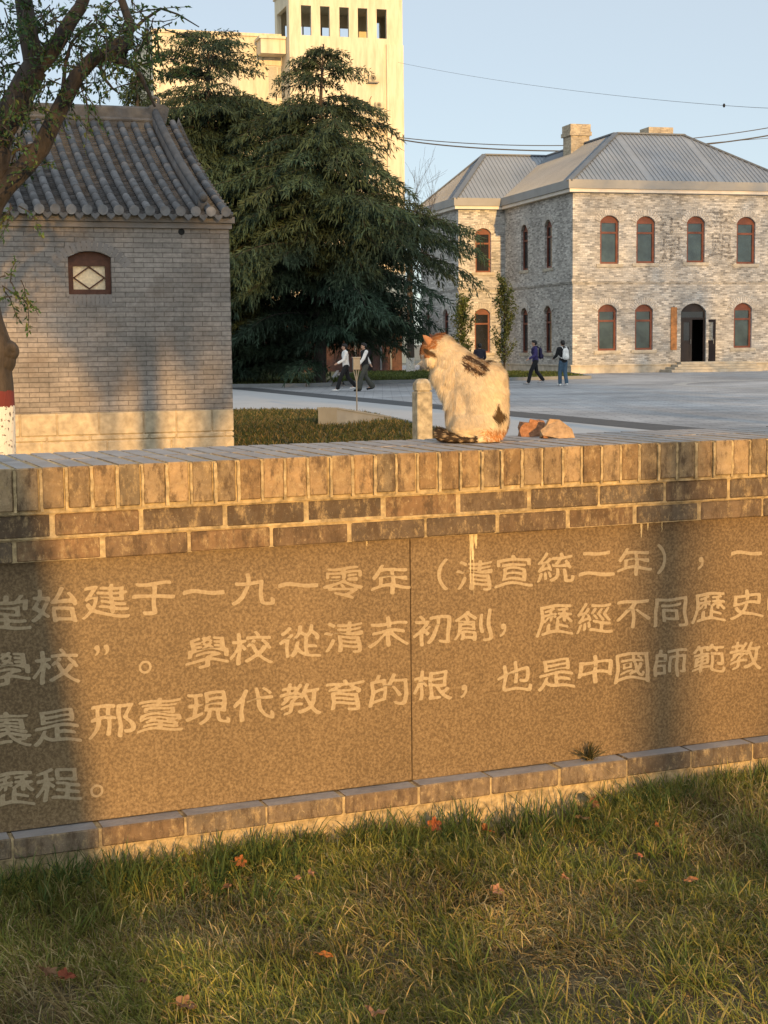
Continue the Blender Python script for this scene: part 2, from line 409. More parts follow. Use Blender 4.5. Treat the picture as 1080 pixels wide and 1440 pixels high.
# ------------------------------------------------------------------ WALL WITH INSCRIPTION
WY = rad(22.25); WD = 4.308
WF = Frame(-math.sin(WY) * WD, math.cos(WY) * WD, WY)          # x along the wall, y into it, front face y=0
T_TOP = 1.290; GZ = .085                                        # wall top; level of the front lawn
X0, X1, TH = -2.2, 6.2, .60
MT['mortar'] = plain('lime_mortar', (.37, .28, .155), .95, .5, 38, 1.0, 70, bdist=.006)
def wall_brick_mat():
    mt, t, bs = nodes('blue_brick_face'); a = N(t, 'Attribute', attribute_name='col'); co = obj_co(t)
    c = mixc(t, 1.0, a.outputs['Color'], ramp(t, noise(t, co, 16, 7, .65), [(.3, .62), (.7, 1.3)]), 'MULTIPLY')
    ef = ramp(t, noise(t, co, 30, 10, .8, (1, 1, .5)), [(.51, 0), (.63, .85)])            # lime run-off and efflorescence
    c = mixc(t, ef, c, (.37, .265, .135))
    wf = ramp(t, noise(t, co, 75, 8, .8), [(.58, 0), (.68, .8)]); c = mixc(t, wf, c, (.47, .37, .22))
    dk = ramp(t, noise(t, co, 19, 10, .8, (1.3, 1, .5)), [(.49, 0), (.60, .85)]); c = mixc(t, dk, c, (.075, .046, .024))
    ge = N(t, 'NewGeometry'); sz = N(t, 'SeparateXYZ'); t.links.new(ge.outputs['Normal'], sz.inputs[0])                # upward faces turned grey
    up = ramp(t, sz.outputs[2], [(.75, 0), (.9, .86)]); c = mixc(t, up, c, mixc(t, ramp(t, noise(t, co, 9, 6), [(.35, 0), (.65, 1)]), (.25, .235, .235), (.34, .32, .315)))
    t.links.new(c, bs.inputs['Base Color']); bs.inputs['Roughness'].default_value = .85
    h = mixc(t, .5, noise(t, co, 55, 7, .65), noise(t, co, 14, 4)); bump(t, bs, h, 1.0, .009); return mt
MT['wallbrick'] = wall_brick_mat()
MT['topbrick'] = plain('wall_top_brick', (.26, .245, .245), .85, .22, 14, .5, 60, bdist=.004)
def granite_mat():
    mt, t, bs = nodes('brown_granite'); co = obj_co(t)
    v = noise(t, co, 120, 4, .62); v2 = noise(t, co, 330, 2)
    c = ramp(t, v, [(.36, (.105, .066, .031)), (.50, (.175, .115, .056)), (.64, (.265, .185, .098))])
    c = mixc(t, ramp(t, v2, [(.4, 0), (.62, .5)]), c, (.12, .08, .04))
    c = mixc(t, 1.0, c, ramp(t, noise(t, co, 2.2, 5, .6), [(.3, .82), (.7, 1.12)]), 'MULTIPLY')
    t.links.new(c, bs.inputs['Base Color']); bs.inputs['Roughness'].default_value = .5; bs.inputs['Specular IOR Level'].default_value = .35
    return mt
MT['granite'] = granite_mat()
def letter_mat():
    mt, t, bs = nodes('frosted_letters'); co = obj_co(t)
    c = mixc(t, ramp(t, noise(t, co, 120, 3), [(.35, 0), (.65, 1)]), (.315, .235, .14), (.40, .315, .195))
    c = mixc(t, ramp(t, noise(t, co, 4, 5), [(.45, 0), (.75, .35)]), c, (.20, .14, .075))
    t.links.new(c, bs.inputs['Base Color']); bs.inputs['Roughness'].default_value = .9; return mt
MT['letters'] = letter_mat()

wall = empty('inscribed_wall', (WF.o[0], WF.o[1], 0), WY,
             label='low grey brick garden wall with a carved brown granite panel, the cat sitting on its top', cat='wall')
def bcol(lo=.6, hi=1.25, base=(.21, .145, .085)):
    k = R.uniform(lo, hi); w = R.uniform(-.02, .02); return (base[0] * k + w, base[1] * k, base[2] * k - w * .5)
cm = MB(); cm.box(X0, X1, .003, TH - .004, 1.160, T_TOP - .003); cm.box(X0, X1, .0125, TH - .008, 1.0885, 1.1601); cm.box(X0, X1, .0205, TH - .009, 1.0235, 1.0886); cm.box(X0, X1, .12, TH - .01, GZ - .3, 1.0236)
cm.build('mortar_core', MT['mortar'], wall)
cp = MB(); x = X0; k = 0
while x < X1 - .08:                                              # rowlock coping, two bricks deep
    w = .0600 + R.uniform(-.003, .003)
    z0 = 1.172 + R.uniform(-.003, .003)
    cp.cur = bcol(.65, 1.45, (.25, .17, .09)); j = R.uniform(-.003, .003)
    cp.box(x, x + w, j - .004, .296, z0, T_TOP + R.uniform(-.001, .0005), .003)
    cp.cur = bcol(.9, 1.3, (.225, .2, .18)); cp.box(x - .004, x + w - .002, .304, TH + .004, z0, T_TOP + R.uniform(-.001, .0005), .003)
    x += .0716
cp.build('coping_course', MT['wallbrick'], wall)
mj = MB(); x = X0                                                # mortar squeezed out of the coping joints
while x < X1 - .08:
    q = x + .0662 + R.uniform(-.002, .002); w = R.uniform(.007, .0105)
    zs = np.linspace(1.166, T_TOP - .006, 9)
    pts = [(q + w * .75 * math.sin(i * 1.3 + x * 40) * .12 - w / 2, z) for i, z in enumerate(zs)]; pt2 = [(p[0] + w * R.uniform(.8, 1.15), p[1]) for p in pts]
    d = R.uniform(-.004, .004)
    V = [(p[0], -.006 + d, p[1]) for p in pts] + [(p[0], -.006 + d, p[1]) for p in pt2] + [(p[0], .02, p[1]) for p in pts] + [(p[0], .02, p[1]) for p in pt2]
    n9 = 9; F = []
    for i in range(8): F += [(i, 9 + i, 10 + i, i + 1), (18 + i, i, i + 1, 19 + i), (9 + i, 27 + i, 28 + i, 10 + i)]
    mj.add(V, F); x += .0716
mj.build('joint_mortar', MT['mortar'], wall, fix=False)
def stretchers(name, z0, z1, y, start, L=.24, pitch=.2505, base=(.15, .098, .055), lo=.6, hi=1.2, depth=.12, half=()):
    b = MB(); x = start; i = 0
    while x < X1 - .3:
        l = L
        b.cur = bcol(lo, hi, base); b.box(x, x + l + R.uniform(-.004, .004), y + R.uniform(-.003, .002), y + depth, z0 + R.uniform(-.002, .002), z1 + R.uniform(-.002, .002), .004)
        x += pitch; i += 1
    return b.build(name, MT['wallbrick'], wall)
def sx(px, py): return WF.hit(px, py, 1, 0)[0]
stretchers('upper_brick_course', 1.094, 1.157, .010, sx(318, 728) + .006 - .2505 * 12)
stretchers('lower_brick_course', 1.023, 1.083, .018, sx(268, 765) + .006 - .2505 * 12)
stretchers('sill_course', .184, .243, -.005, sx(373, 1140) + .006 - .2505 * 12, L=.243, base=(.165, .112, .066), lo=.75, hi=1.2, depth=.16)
pb = MB(); pb.box(X0, X1, .004, .3, GZ - .2, .1815); pb.box(X0, X1, -.0005, .15, .1815, .2395); pb.build('plinth_render', MT['mortar'], wall)
PY = .060                                                        # the panel's face lies back behind the bricks
mk = MB(); mk.box(X0, X1, PY + .03, .3, .18, 1.03); mk.build('panel_backing', MT['dark'], wall)
XJ = WF.hit(578, 900, 1, PY)[0]
slabs = []
for (a, b_) in ((XJ - 1.5, XJ - .0012), (XJ + .0012, XJ + 1.5), (XJ + 1.5024, XJ + 3.0), (XJ - 3.0, XJ - 1.5024)):
    g = MB(); g.box(a, b_, PY, PY + .028, .245, 1.0225, .0015); slabs.append((a, b_, g.build('granite_slab', MT['granite'], wall)))
LINES = [
 [('堂', 8, 862), ('始', 77, 851), ('建', 149, 845), ('于', 216, 840), ('一', 287, 833), ('九', 356, 828), ('一', 420, 823), ('零', 483, 819), ('年', 549, 816), ('（', 622, 808), ('清', 668, 809), ('宣', 723, 803), ('統', 781, 798), ('二', 838, 793), ('年', 892, 791), ('）', 930, 786), ('，', 985, 792), ('一', 1050, 778), ('百', 1103, 772)],
 [('學', 10, 942), ('校', 79, 937), ('”', 143, 914), ('。', 204, 938), ('學', 292, 918), ('校', 353, 911), ('從', 421, 902), ('清', 484, 896), ('末', 546, 889), ('初', 608, 885), ('創', 665, 880), ('，', 707, 886), ('歷', 780, 871), ('經', 836, 869), ('不', 890, 863), ('同', 943, 860), ('歷', 997, 853), ('史', 1050, 849), ('時', 1101, 843)],
 [('裏', 10, 1026), ('是', 80, 1021), ('邢', 158, 1012), ('臺', 225, 1005), ('現', 292, 995), ('代', 356, 990), ('教', 422, 983), ('育', 485, 977), ('的', 547, 970), ('根', 607, 964), ('，', 652, 972), ('也', 723, 952), ('是', 782, 947), ('中', 837, 942), ('國', 889, 937), ('師', 943, 932), ('範', 997, 926), ('教', 1048, 922), ('育', 1099, 917)],
 [('歷', 15, 1109), ('程', 82, 1103), ('。', 136, 1112)]]
def glyph(ch, bold=.40, n=64):
    """brush-written character: the font outline is rasterised, softened and re-cut with a varying stroke weight"""
    c = bpy.data.curves.new('glyph', 'FONT'); c.body = ch; c.size = 1; c.resolution_u = 5
    o = bpy.data.objects.new('glyph', c); COL.objects.link(o)
    me = bpy.data.meshes.new_from_object(o.evaluated_get(bpy.context.evaluated_depsgraph_get()))
    V = np.array([v.co[:2] for v in me.vertices]); F = [tuple(p.vertices) for p in me.polygons]
    bpy.data.objects.remove(o); bpy.data.curves.remove(c); bpy.data.meshes.remove(me)
    lo, hi = V.min(0), V.max(0); L = max(hi - lo) * 1.12; org = (lo + hi) / 2 - L / 2; m2 = n * 3
    g = (np.arange(m2) + .5) / m2 * L; img = np.zeros((m2, m2))
    for f in F:
        for k in range(1, len(f) - 1):
            A, B, C = V[f[0]] - org, V[f[k]] - org, V[f[k + 1]] - org
            i0, j0 = np.floor(np.minimum(np.minimum(A, B), C) / L * m2).astype(int); i1, j1 = np.ceil(np.maximum(np.maximum(A, B), C) / L * m2).astype(int) + 1
            i0, j0 = max(i0, 0), max(j0, 0); X, Y = np.meshgrid(g[i0:i1], g[j0:j1])
            d = lambda P, Q: (Q[0] - P[0]) * (Y - P[1]) - (Q[1] - P[1]) * (X - P[0])
            e = np.stack([d(A, B), d(B, C), d(C, A)]); img[j0:j1, i0:i1] = np.maximum(img[j0:j1, i0:i1], ((e >= 0).all(0) | (e <= 0).all(0)))
    img = img.reshape(n, 3, n, 3).mean((1, 3)); kx = np.exp(-.5 * (np.arange(-3, 4) / .95) ** 2); kx /= kx.sum()
    img = np.apply_along_axis(lambda r: np.convolve(r, kx, 'same'), 0, img); img = np.apply_along_axis(lambda r: np.convolve(r, kx, 'same'), 1, img)
    yy, xx = np.mgrid[0:n, 0:n] / n; ph = ord(ch) % 9
    img = img - (.30 + .11 * np.sin(xx * 9 + ph) * np.cos(yy * 8 + ph * .7) - .07 * (np.abs(xx - .5) * 2) ** 2)
    img[0] = img[-1] = -1; img[:, 0] = img[:, -1] = -1
    vs, fs, ix = [], [], {}
    def vert(key, p):
        if key not in ix: ix[key] = len(vs); vs.append(p)
        return ix[key]
    cs = [(0, 0), (1, 0), (1, 1), (0, 1)]; act = np.argwhere((img[:-1, :-1] > 0) | (img[1:, :-1] > 0) | (img[:-1, 1:] > 0) | (img[1:, 1:] > 0))
    for j, i in act:
        P = []
        for q in range(4):
            a, b = (i + cs[q][0], j + cs[q][1]), (i + cs[(q + 1) % 4][0], j + cs[(q + 1) % 4][1]); va, vb = img[a[1], a[0]], img[b[1], b[0]]
            if va > 0: P.append(vert((a,), (a[0] + .5, a[1] + .5)))
            if (va > 0) != (vb > 0): t = va / (va - vb); P.append(vert((min(a, b), max(a, b)), (a[0] + .5 + (b[0] - a[0]) * t, a[1] + .5 + (b[1] - a[1]) * t)))
        if len(P) > 2: fs.append(tuple(P))
    return np.array(vs) / n * L + org, fs
GL = {}
def letter(b, ch, cx, cz, w, h, y, rise=.0, depth=.0016, off=.018):
    if ch not in GL: GL[ch] = glyph(ch)
    V, F = GL[ch]; V = V.copy()
    if ch in '，。”（）':
        lo, hi = V.min(0), V.max(0); V = V - (lo + hi) / 2; V *= .125
        if ch in '（）': V[:, 1] *= .85; V[:, 0] *= 1.1
    else:
        lo, hi = V.min(0), V.max(0); c = (lo + hi) / 2
        V = V - np.array([c[0], .38 if ch not in '一二' else c[1]])
        ex = hi - lo; V[:, 0] *= w / max(ex[0], .8); V[:, 1] *= h / max(ex[1], .86)
        u = V[:, 0] / w; v = V[:, 1] / h                           # brushed clerical hand: sweeping waist, flared feet
        ph = hash(ch) % 7 if False else (ord(ch) % 7)
        V[:, 1] += h * (.05 * np.cos(u * PI * 1.5 + ph * .2) * (v < .1) + .022 * np.sin(u * 7 + ph))
        V[:, 0] *= 1 + .10 * np.clip(-v, 0, .5) * 2
        V[:, 0] += w * .018 * np.sin(v * 8 + ph)
    n = len(V); vs = [(cx + p[0], y - depth, cz + p[1] + rise * p[0]) for p in V]
    b.add(vs, F)
sl_b = [[MB() for _ in LINES] for _ in slabs]
for li, line in enumerate(LINES):
    for (ch, px, py) in line:
        p = WF.hit(px, py, 1, PY)
        si = 0 if p[0] < XJ else (1 if p[0] < XJ + 1.5 else 2)
        letter(sl_b[si][li], ch, p[0], p[2], .128, .100, PY)
for si, row in enumerate(sl_b):
    for b in row:
        if b.v:
            o = b.build('inscription_line', MT['letters'], slabs[si][2], fix=False)
            if o.data.polygons[0].normal.y > 0: o.data.flip_normals()
# lime drips
db = MB(); d0 = WF.hit(664, 756, 1, PY); 
for (dx, L, w) in ((0, .085, .017), (.012, .05, .012), (-.008, .16, .006), (.004, .20, .004), (.62, .05, .01), (.645, .028, .008), (.70, .035, .006), (-.36, .02, .006)):
    pts = []; n = 10
    for i in range(n + 1):
        t = i / n; ww = w * (1 - t * .75) * R.uniform(.75, 1.2); pts.append((d0[0] + dx + R.uniform(-.001, .001), ww / 2, 1.0225 - L * t))
    db.add([(p[0] + s * p[1], PY - .0022, p[2]) for p in pts for s in (-1, 1)], [(2 * i, 2 * i + 1, 2 * i + 3, 2 * i + 2) for i in range(n)])
db.build('lime_drip', plain('lime_run', (.58, .47, .28), .9, .2, 60), wall, fix=False)

# front lawn soil (its far edge runs under the wall)
fl = MB(); nx, ny = 70, 60
for j in range(ny + 1):
    for i in range(nx + 1):
        X = -14 + 28 * i / nx; Yl = .2 - 30 * (j / ny) ** 2
        p = WF.world((X, Yl, 0)); fl.v.append((p[0], p[1], GZ + .014 * math.sin(X * 5.1 + Yl * 3) + .012 * math.sin(X * 2.3 - Yl * 7)))
for j in range(ny):
    for i in range(nx): fl.f.append((j * (nx + 1) + i, (j + 1) * (nx + 1) + i, (j + 1) * (nx + 1) + i + 1, j * (nx + 1) + i + 1)); fl.c.append(None); fl.sm.append(True)
fo = fl.build('front_lawn', MT['soil'], kind='structure')
if fo.data.polygons[0].normal.z < 0: fo.data.flip_normals()
# ------------------------------------------------------------------ GREY BRICK HOUSE (left)
ho = on_y(329, 640, 22.0)
HF = Frame(ho[0], ho[1], rad(19))
house = empty('brick_house', (ho[0], ho[1], 0), rad(19), label='small grey brick house with a curved clay tile roof and one arched window', cat='house')
HL, HD = 9.0, 6.6                                           # front runs from x=-HL to 0, depth HD
zt = HF.hit(323, 322, 1, 0)[2]; zs = HF.hit(329, 575, 1, 0)[2]
def arch_pts(xc, w, z0, z1, rise, n=10):
    """outline of an opening with a segmental head: sill z0, crown z1"""
    zsp = z1 - rise; r = (w * w / 4 + rise * rise) / (2 * rise); a = math.asin(min(1, w / 2 / r)); P = [(xc - w / 2, z0), (xc + w / 2, z0)]
    for i in range(n + 1):
        t = a - 2 * a * i / n; P.append((xc + r * math.sin(t), z1 - r + r * math.cos(t)))
    return P
def rect_wall(b, x0, x1, z0, z1, holes, T, depth):
    xs = sorted({x0, x1, *[h[0] for h in holes], *[h[1] for h in holes]}); zs_ = sorted({z0, z1, *[h[2] for h in holes], *[h[3] for h in holes]})
    for xa, xb in zip(xs[:-1], xs[1:]):
        for za, zb in zip(zs_[:-1], zs_[1:]):
            xm, zm = (xa + xb) / 2, (za + zb) / 2
            if any(h[0] < xm < h[1] and h[2] < zm < h[3] for h in holes): continue
            b.add([T(xa, 0, za), T(xb, 0, za), T(xb, 0, zb), T(xa, 0, zb)], [(0, 1, 2, 3)])
    for h in holes:
        q = [(h[0], h[2]), (h[1], h[2]), (h[1], h[3]), (h[0], h[3])]
        b.add([T(x, d, z) for d in (0, depth) for x, z in q], [(i, (i + 1) % 4, 4 + (i + 1) % 4, 4 + i) for i in range(4)])
def holed_wall(b, outer, holes, T, depth):
    """flat wall with openings; T maps (x, inset, z) to the building's axes"""
    loops = [[Vector((x, z, 0)) for x, z in outer]] + [[Vector((x, z, 0)) for x, z in h] for h in holes]
    flat = [p for l in loops for p in l]; tris = geometry.tessellate_polygon(loops)
    b.add([T(p.x, 0, p.y) for p in flat], [tuple(t) for t in tris])
    for h in holes:
        n = len(h); b.add([T(x, d, z) for d in (0, depth) for x, z in h], [(i, (i + 1) % n, n + (i + 1) % n, n + i) for i in range(n)])
wl, wr = HF.hit(96, 385, 1, 0)[0], HF.hit(157, 385, 1, 0)[0]
wz0, wz1 = HF.hit(127, 414, 1, 0)[2], HF.hit(127, 353, 1, 0)[2]; wc, ww = (wl + wr) / 2, wr - wl
b = MB(); holed_wall(b, [(-HL, zs), (0, zs), (0, zt), (-HL, zt)], [arch_pts(wc, ww, wz0, wz1, .085)], lambda x, d, z: (x, d, z), .22)
ap = [(0, zs), (HD, zs), (HD, zt), (HD / 2, zt + 2.0), (0, zt)]
b.add([(0, y, z) for y, z in ap] + [(-HL, y, z) for y, z in ap], [(0, 1, 2, 3, 4), (9, 8, 7, 6, 5)])
b.add([(-HL, HD, zs), (0, HD, zs), (0, HD, zt), (-HL, HD, zt)], [(0, 1, 2, 3)])
b.build('wall', MT['housebrick'], house, fix=False)
# arch of bricks on edge over the window, soldier course under it
b = MB(); r_ = (ww * ww / 4 + .085 ** 2) / .17; zc = wz1 - r_
for i in range(-8, 9):
    a = i * .068 / r_ * .95
    p0, p1 = (wc + (r_ + .01) * math.sin(a), zc + (r_ + .01) * math.cos(a)), (wc + (r_ + .14) * math.sin(a), zc + (r_ + .14) * math.cos(a))
    b.rib((p0[0], .004, p0[1]), (p1[0], .004, p1[1]), .058, .008, (0, -1, 0))
b.build('brick_arch', MT['house_band'], house); b = MB()
for i in range(10):
    x = wl + (i + .5) * ww / 10; b.rib((x, .004, wz0 - .15), (x, .004, wz0 - .01), ww / 10 - .01, .008, (0, -1, 0))
b.build('brick_sill', MT['house_band'], house)
b = MB(); y0, y1 = .07, .13; zi = wz1 - .085
b.box(wl + .002, wl + .075, y0, y1, wz0, zi); b.box(wr - .075, wr - .002, y0, y1, wz0, zi)
b.box(wl + .075, wr - .075, y0, y1, wz0, wz0 + .07); b.box(wl + .075, wr - .075, y0 + .004, y1, zi - .115, zi - .035)
b.prism([(x, z) for x, z in arch_pts(wc, ww - .004, zi - .035, wz1 - .002, .083)], 1, y0 + .012, y1)
win = b.build('window', MT['darkwood'], house)
b = MB(); b.box(wl + .075, wr - .075, y1 - .02, y1 - .012, wz0 + .07, zi - .115); b.build('pane', MT['sunlit_pane'], win)
b = MB(); xa, xb, za, zb = wl + .085, wr - .085, wz0 + .08, zi - .125; xm, zm = (xa + xb) / 2, (za + zb) / 2
for p, q in (((xa, zm), (xm, zb)), ((xm, zb), (xb, zm)), ((xb, zm), (xm, za)), ((xm, za), (xa, zm))): b.rib((p[0], y1 - .022, p[1]), (q[0], y1 - .022, q[1]), .018, .02, (0, -1, 0))
b.build('lattice', MT['darkwood'], win)
# granite base blocks in two courses
b = MB(); zm = HF.hit(200, 610, 1, 0)[2]
def blocks(z0, z1, xs):
    for xa, xb in zip(xs[:-1], xs[1:]): b.box(xa + .006, xb - .006, -.012 + R.uniform(-.004, .004), .3, z0 + .005, z1 - .005, .014)
hx = lambda px, py: HF.hit(px, py, 1, 0)[0]
blocks(zm, zs, [-9, -8.2, -7.3, -6.3, -5.2, -4.2, hx(-20, 590)] + [hx(p, 590) for p in (28, 80, 139, 202, 248, 298)] + [.012])
blocks(.33, zm, [-9, -8, -7, -6, -5, -4.1] + [hx(p, 620) for p in (66, 127, 210, 248, 316)] + [.012]); blocks(0, .33, [-9 + k * .9 for k in range(11)][:10] + [.012])
b.box(-HL, -.02, .01, .25, 0, zs - .004); b.build('stone_base', MT['granite_base'], house)
# corbelled eaves bands
b = MB(); ze = HF.hit(323, 303, 1, -.2)[2]
b.box(-HL - .02, .03, -.05, .3, zt - .002, zt + .07); b.box(-HL - .05, .06, -.10, .3, zt + .075, ze - .01); b.box(-HL, .01, -.02, .3, zt + .06, zt + .09)
b.build('eaves_moulding', MT['house_band'], house)
# roof: concave slope from eave to ridge
yr = HD / 2; zr = HF.hit(245, 176, 1, yr)[2]; ye = -.22
def slope(t, front=True):                                    # t=0 eave, 1 ridge
    y = ye + (yr - ye) * t; z = ze + (zr - ze) * (.78 * t + .22 * t * t)
    return (y if front else HD - y, z)
roof = empty('roof', (0, 0, 0)); roof.parent = house
XR = HF.hit(325, 290, 1, ye)[0] + .0
pitch = .213; ncol = int((HL + .2) / pitch)
b = MB(); b.smooth = True
for front in (True, False):
    for c in range(ncol if front else 12):
        xr = XR - .08 - c * pitch                              # a roll of half-round tiles
        nseg = 11
        for k in range(nseg):
            t0, t1 = k / nseg, min(1, (k + 1.12) / nseg); g = R.uniform(.8, 1.2); b.cur = (.12 * g, .12 * g, .125 * g)
            (ya, za), (yb, zb2) = slope(t0, front), slope(t1, front); ra, rb2 = .058, .053; V = []
            for (y, z, r) in ((ya, za, ra), (yb, zb2, rb2)):
                for q in range(6): a = PI * q / 5; V.append((xr + r * math.cos(a), y, z + .035 + r * math.sin(a)))
            b.add(V, [(q, q + 1, q + 7, q + 6) for q in range(5)] + [(0, 1, 2, 3, 4, 5)])
rolls = b.build('roll_tiles', MT['rooftile'], roof, fix=False)
b = MB()
for c in range(ncol):                                          # dished pan tiles lapped in small steps
    xa, xb = XR - .08 - c * pitch, XR - .08 - (c + 1) * pitch; nrow = 48
    for k in range(nrow):
        (ya, za), (yb, zb2) = slope(k / nrow), slope((k + 1.0) / nrow); g = R.uniform(.62, 1.15); b.cur = (.088 * g, .088 * g, .092 * g); V = []
        for (y, z, l) in ((ya, za, .026), (yb, zb2, .004), (ya, za, 0)):
            for q in range(5):
                u = q / 4; V.append((xa + (xb - xa) * u, y, z + l - .035 * math.sin(PI * u) + .01))
        b.add(V, [(q, q + 1, q + 6, q + 5) for q in range(4)] + [(10 + q, 11 + q, q + 1, q) for q in range(4)])
for k in range(16):                                            # plain back slope, side closing boards
    (ya, za), (yb, zb2) = slope(k / 16, False), slope((k + 1) / 16, False); b.cur = (.13, .13, .135)
    b.add([(XR, ya, za), (-HL, ya, za), (-HL, yb, zb2), (XR, yb, zb2)], [(0, 1, 2, 3)])
b.build('pan_tiles', MT['rooftile'], roof, fix=False)
b = MB()
for c in range(ncol + 1):                                      # round roll ends and pointed drip tiles
    xr = XR - .08 - c * pitch; g = R.uniform(.85, 1.2); b.cur = (.15 * g, .15 * g, .155 * g)
    b.tube([(xr, ye - .028, ze + .045), (xr, ye + .01, ze + .045)], .07, 14)
    xm = xr - pitch / 2; g = R.uniform(.7, 1.1); b.cur = (.12 * g, .12 * g, .125 * g)
    b.prism([(xm - .085, ze + .03), (xm - .05, ze - .035), (xm, ze - .085), (xm + .05, ze - .035), (xm + .085, ze + .03), (xm, ze - .005)], 1, ye - .02, ye - .006)
b.build('eave_tile_ends', MT['rooftile'], roof)
b = MB(); xa = -HL - .1; xe = XR - .36                          # ridge with mouldings, hip roll at the verge
b.box(xa, xe, yr - .11, yr + .11, zr - .12, zr + .05, .02); b.box(xa, xe + .02, yr - .075, yr + .075, zr + .05, zr + .21)
b.tube([(xa, yr, zr + .22), (xe + .03, yr, zr + .22)], .05, 10); b.tube([(xa, yr - .10, zr + .045), (xe, yr - .10, zr + .045)], .035, 8)
b.build('ridge', MT['ridge'], roof)
b = MB(); b.smooth = True
for (x_, w, h, rr) in ((XR - .36, .065, .17, .062),):
    for front in (True, False):
        P = [slope(t, front) for t in np.linspace(.06, 1.0, 18)]
        for (ya, za), (yb, zb2) in zip(P[:-1], P[1:]):
            b.add([(x_ + sx_ * w, y, z + dz) for (y, z) in ((ya, za), (yb, zb2)) for (sx_, dz) in ((-1, 0), (-1, h), (1, h), (1, 0))], [(0, 1, 5, 4), (1, 2, 6, 5), (2, 3, 7, 6)])
        b.tube([(x_, y, z + h + .03) for y, z in P], rr, 10)
        if front: b.tube([(x_, P[0][0] - .12, P[0][1] + h - .02), (x_, P[0][0], P[0][1] + h + .03)], [.05, rr], 10); b.box(x_ - w, x_ + w, P[0][0] - .02, P[0][0] + .02, P[0][1] - .02, P[0][1] + h)
b.build('verge_ridge', MT['ridge'], roof)
b = MB()                                                       # scroll ornament at the end of the ridge
b.prism([(xe - .1, zr + .2), (xe + .16, zr + .0), (xe + .22, zr + .25), (xe + .15, zr + .30), (xe + .0, zr + .32), (xe - .1, zr + .28)], 1, yr - .06, yr + .06)
sp = [(xe + .0 + (.08 - .06 * t) * math.cos(1.5 * PI * t * 1.6 + 4.2), yr, zr + .37 + (.08 - .06 * t) * math.sin(1.5 * PI * t * 1.6 + 4.2)) for t in np.linspace(0, 1, 18)]
b.tube(sp, [.026 - .012 * t for t in np.linspace(0, 1, 18)], 8); b.build('ridge_ornament', MT['ridge'], roof)
b = MB()
for k in range(26):                                            # little tiles closing the verge
    t = (k + .5) / 26; y, z = slope(t); b.tube([(XR - .05, y, z + .0), (XR + .03, y, z - .02)], .045, 8)
b.build('verge_tiles', MT['ridge'], roof)
hp = HF.hit(255, 326, 1, 0); b = MB(); b.tube([(hp[0], -.012, hp[2]), (hp[0], .06, hp[2])], .045, 10); b.build('dark_hole_plug', MT['dark'], house)  # dark plug stands in for a shaded hole in the wall

# ------------------------------------------------------------------ TWO-STOREY BRICK HALL (right)
co_ = on_z(805, 527, 0); yaw = rad(15); k = 80.0 / co_[1]
co_ = on_y(805, 526, 80.0); BF = Frame(co_[0], co_[1], yaw)
hall = empty('brick_hall', (co_[0], co_[1], 0), yaw, label='two-storey grey and white brick hall with a hipped metal roof and red arched windows', cat='building')
BW, BD, SWX, SY = 12.6, 18.0, -2.8, BF.hit(710, 400, 0, 0)[1]
SWX = BF.hit(645, 400, 1, SY)[0]
zw = BF.hit(806, 270, 1, 0)[2]; zf0 = BF.hit(806, 264.5, 1, -.3)[2]; zf1 = BF.hit(806, 252, 1, -.35)[2]
print('hall', co_, SY, SWX, zw, zf1)
FRONT = []                                                      # windows on the front: (xc, w, z0, z1, kind)
for (xl, xr, yt, yb) in ((844, 870, 303, 371), (895, 921, 304, 370), (966, 991, 304, 369), (1036, 1062, 305, 371), (841, 867, 428, 493), (893, 918, 428, 492), (1032, 1057, 426, 489)):
    a, c = BF.hit(xl, (yt + yb) / 2, 1, 0), BF.hit(xr, (yt + yb) / 2, 1, 0); FRONT.append(((a[0] + c[0]) / 2, c[0] - a[0], BF.hit((xl + xr) / 2, yb, 1, 0)[2], BF.hit((xl + xr) / 2, yt, 1, 0)[2]))
a, c = BF.hit(957.5, 450, 1, 0), BF.hit(993, 450, 1, 0); DOOR = ((a[0] + c[0]) / 2, c[0] - a[0], BF.hit(975, 508.5, 1, 0)[2], BF.hit(975, 426.5, 1, 0)[2])
def side(axis, val, lst):
    o = []
    for (xl, xr, yt, yb, w) in lst:
        p = BF.hit((xl + xr) / 2, (yt + yb) / 2, axis, val); o.append((p[1 - axis], w, BF.hit((xl + xr) / 2, yb, axis, val)[2], BF.hit((xl + xr) / 2, yt, axis, val)[2]))
    return o
SIDE = side(0, 0, ((732, 743, 316, 380, 1.05), (765, 777, 309, 377, 1.05), (732, 743, 433, 496, 1.05), (765, 776, 430, 496, 1.05)))
RET = side(1, SY, ((668, 691, 321, 383, 1.0), (667, 690, 434, 496, 1.05)))
RET = [(x, .95, z0, z1) for x, w, z0, z1 in RET]
SIDE2 = side(0, SWX, ((596, 608, 438, 482, 1.0), (622, 632, 435, 480, 1.0)))
H = lambda w: arch_pts(w[0], w[1], w[2], w[3], w[1] * .30, 10)
b = MB()
holed_wall(b, [(0, 0), (BW, 0), (BW, zw), (0, zw)], [H(w) for w in FRONT] + [H(DOOR)], lambda x, d, z: (x, d, z), .30)
holed_wall(b, [(0, 0), (SY, 0), (SY, zw), (0, zw)], [H(w) for w in SIDE], lambda x, d, z: (d, x, z), .30)
holed_wall(b, [(SWX, 0), (0, 0), (0, zw), (SWX, zw)], [H(w) for w in RET], lambda x, d, z: (x, SY + d, z), .30)
holed_wall(b, [(SY, 0), (BD, 0), (BD, zw), (SY, zw)], [H(w) for w in SIDE2], lambda x, d, z: (SWX + d, x, z), .30)
b.add([(BW, 0, 0), (BW, BD, 0), (BW, BD, zw), (BW, 0, zw), (SWX, BD, 0), (SWX, BD, zw)], [(0, 1, 2, 3), (1, 4, 5, 2)])
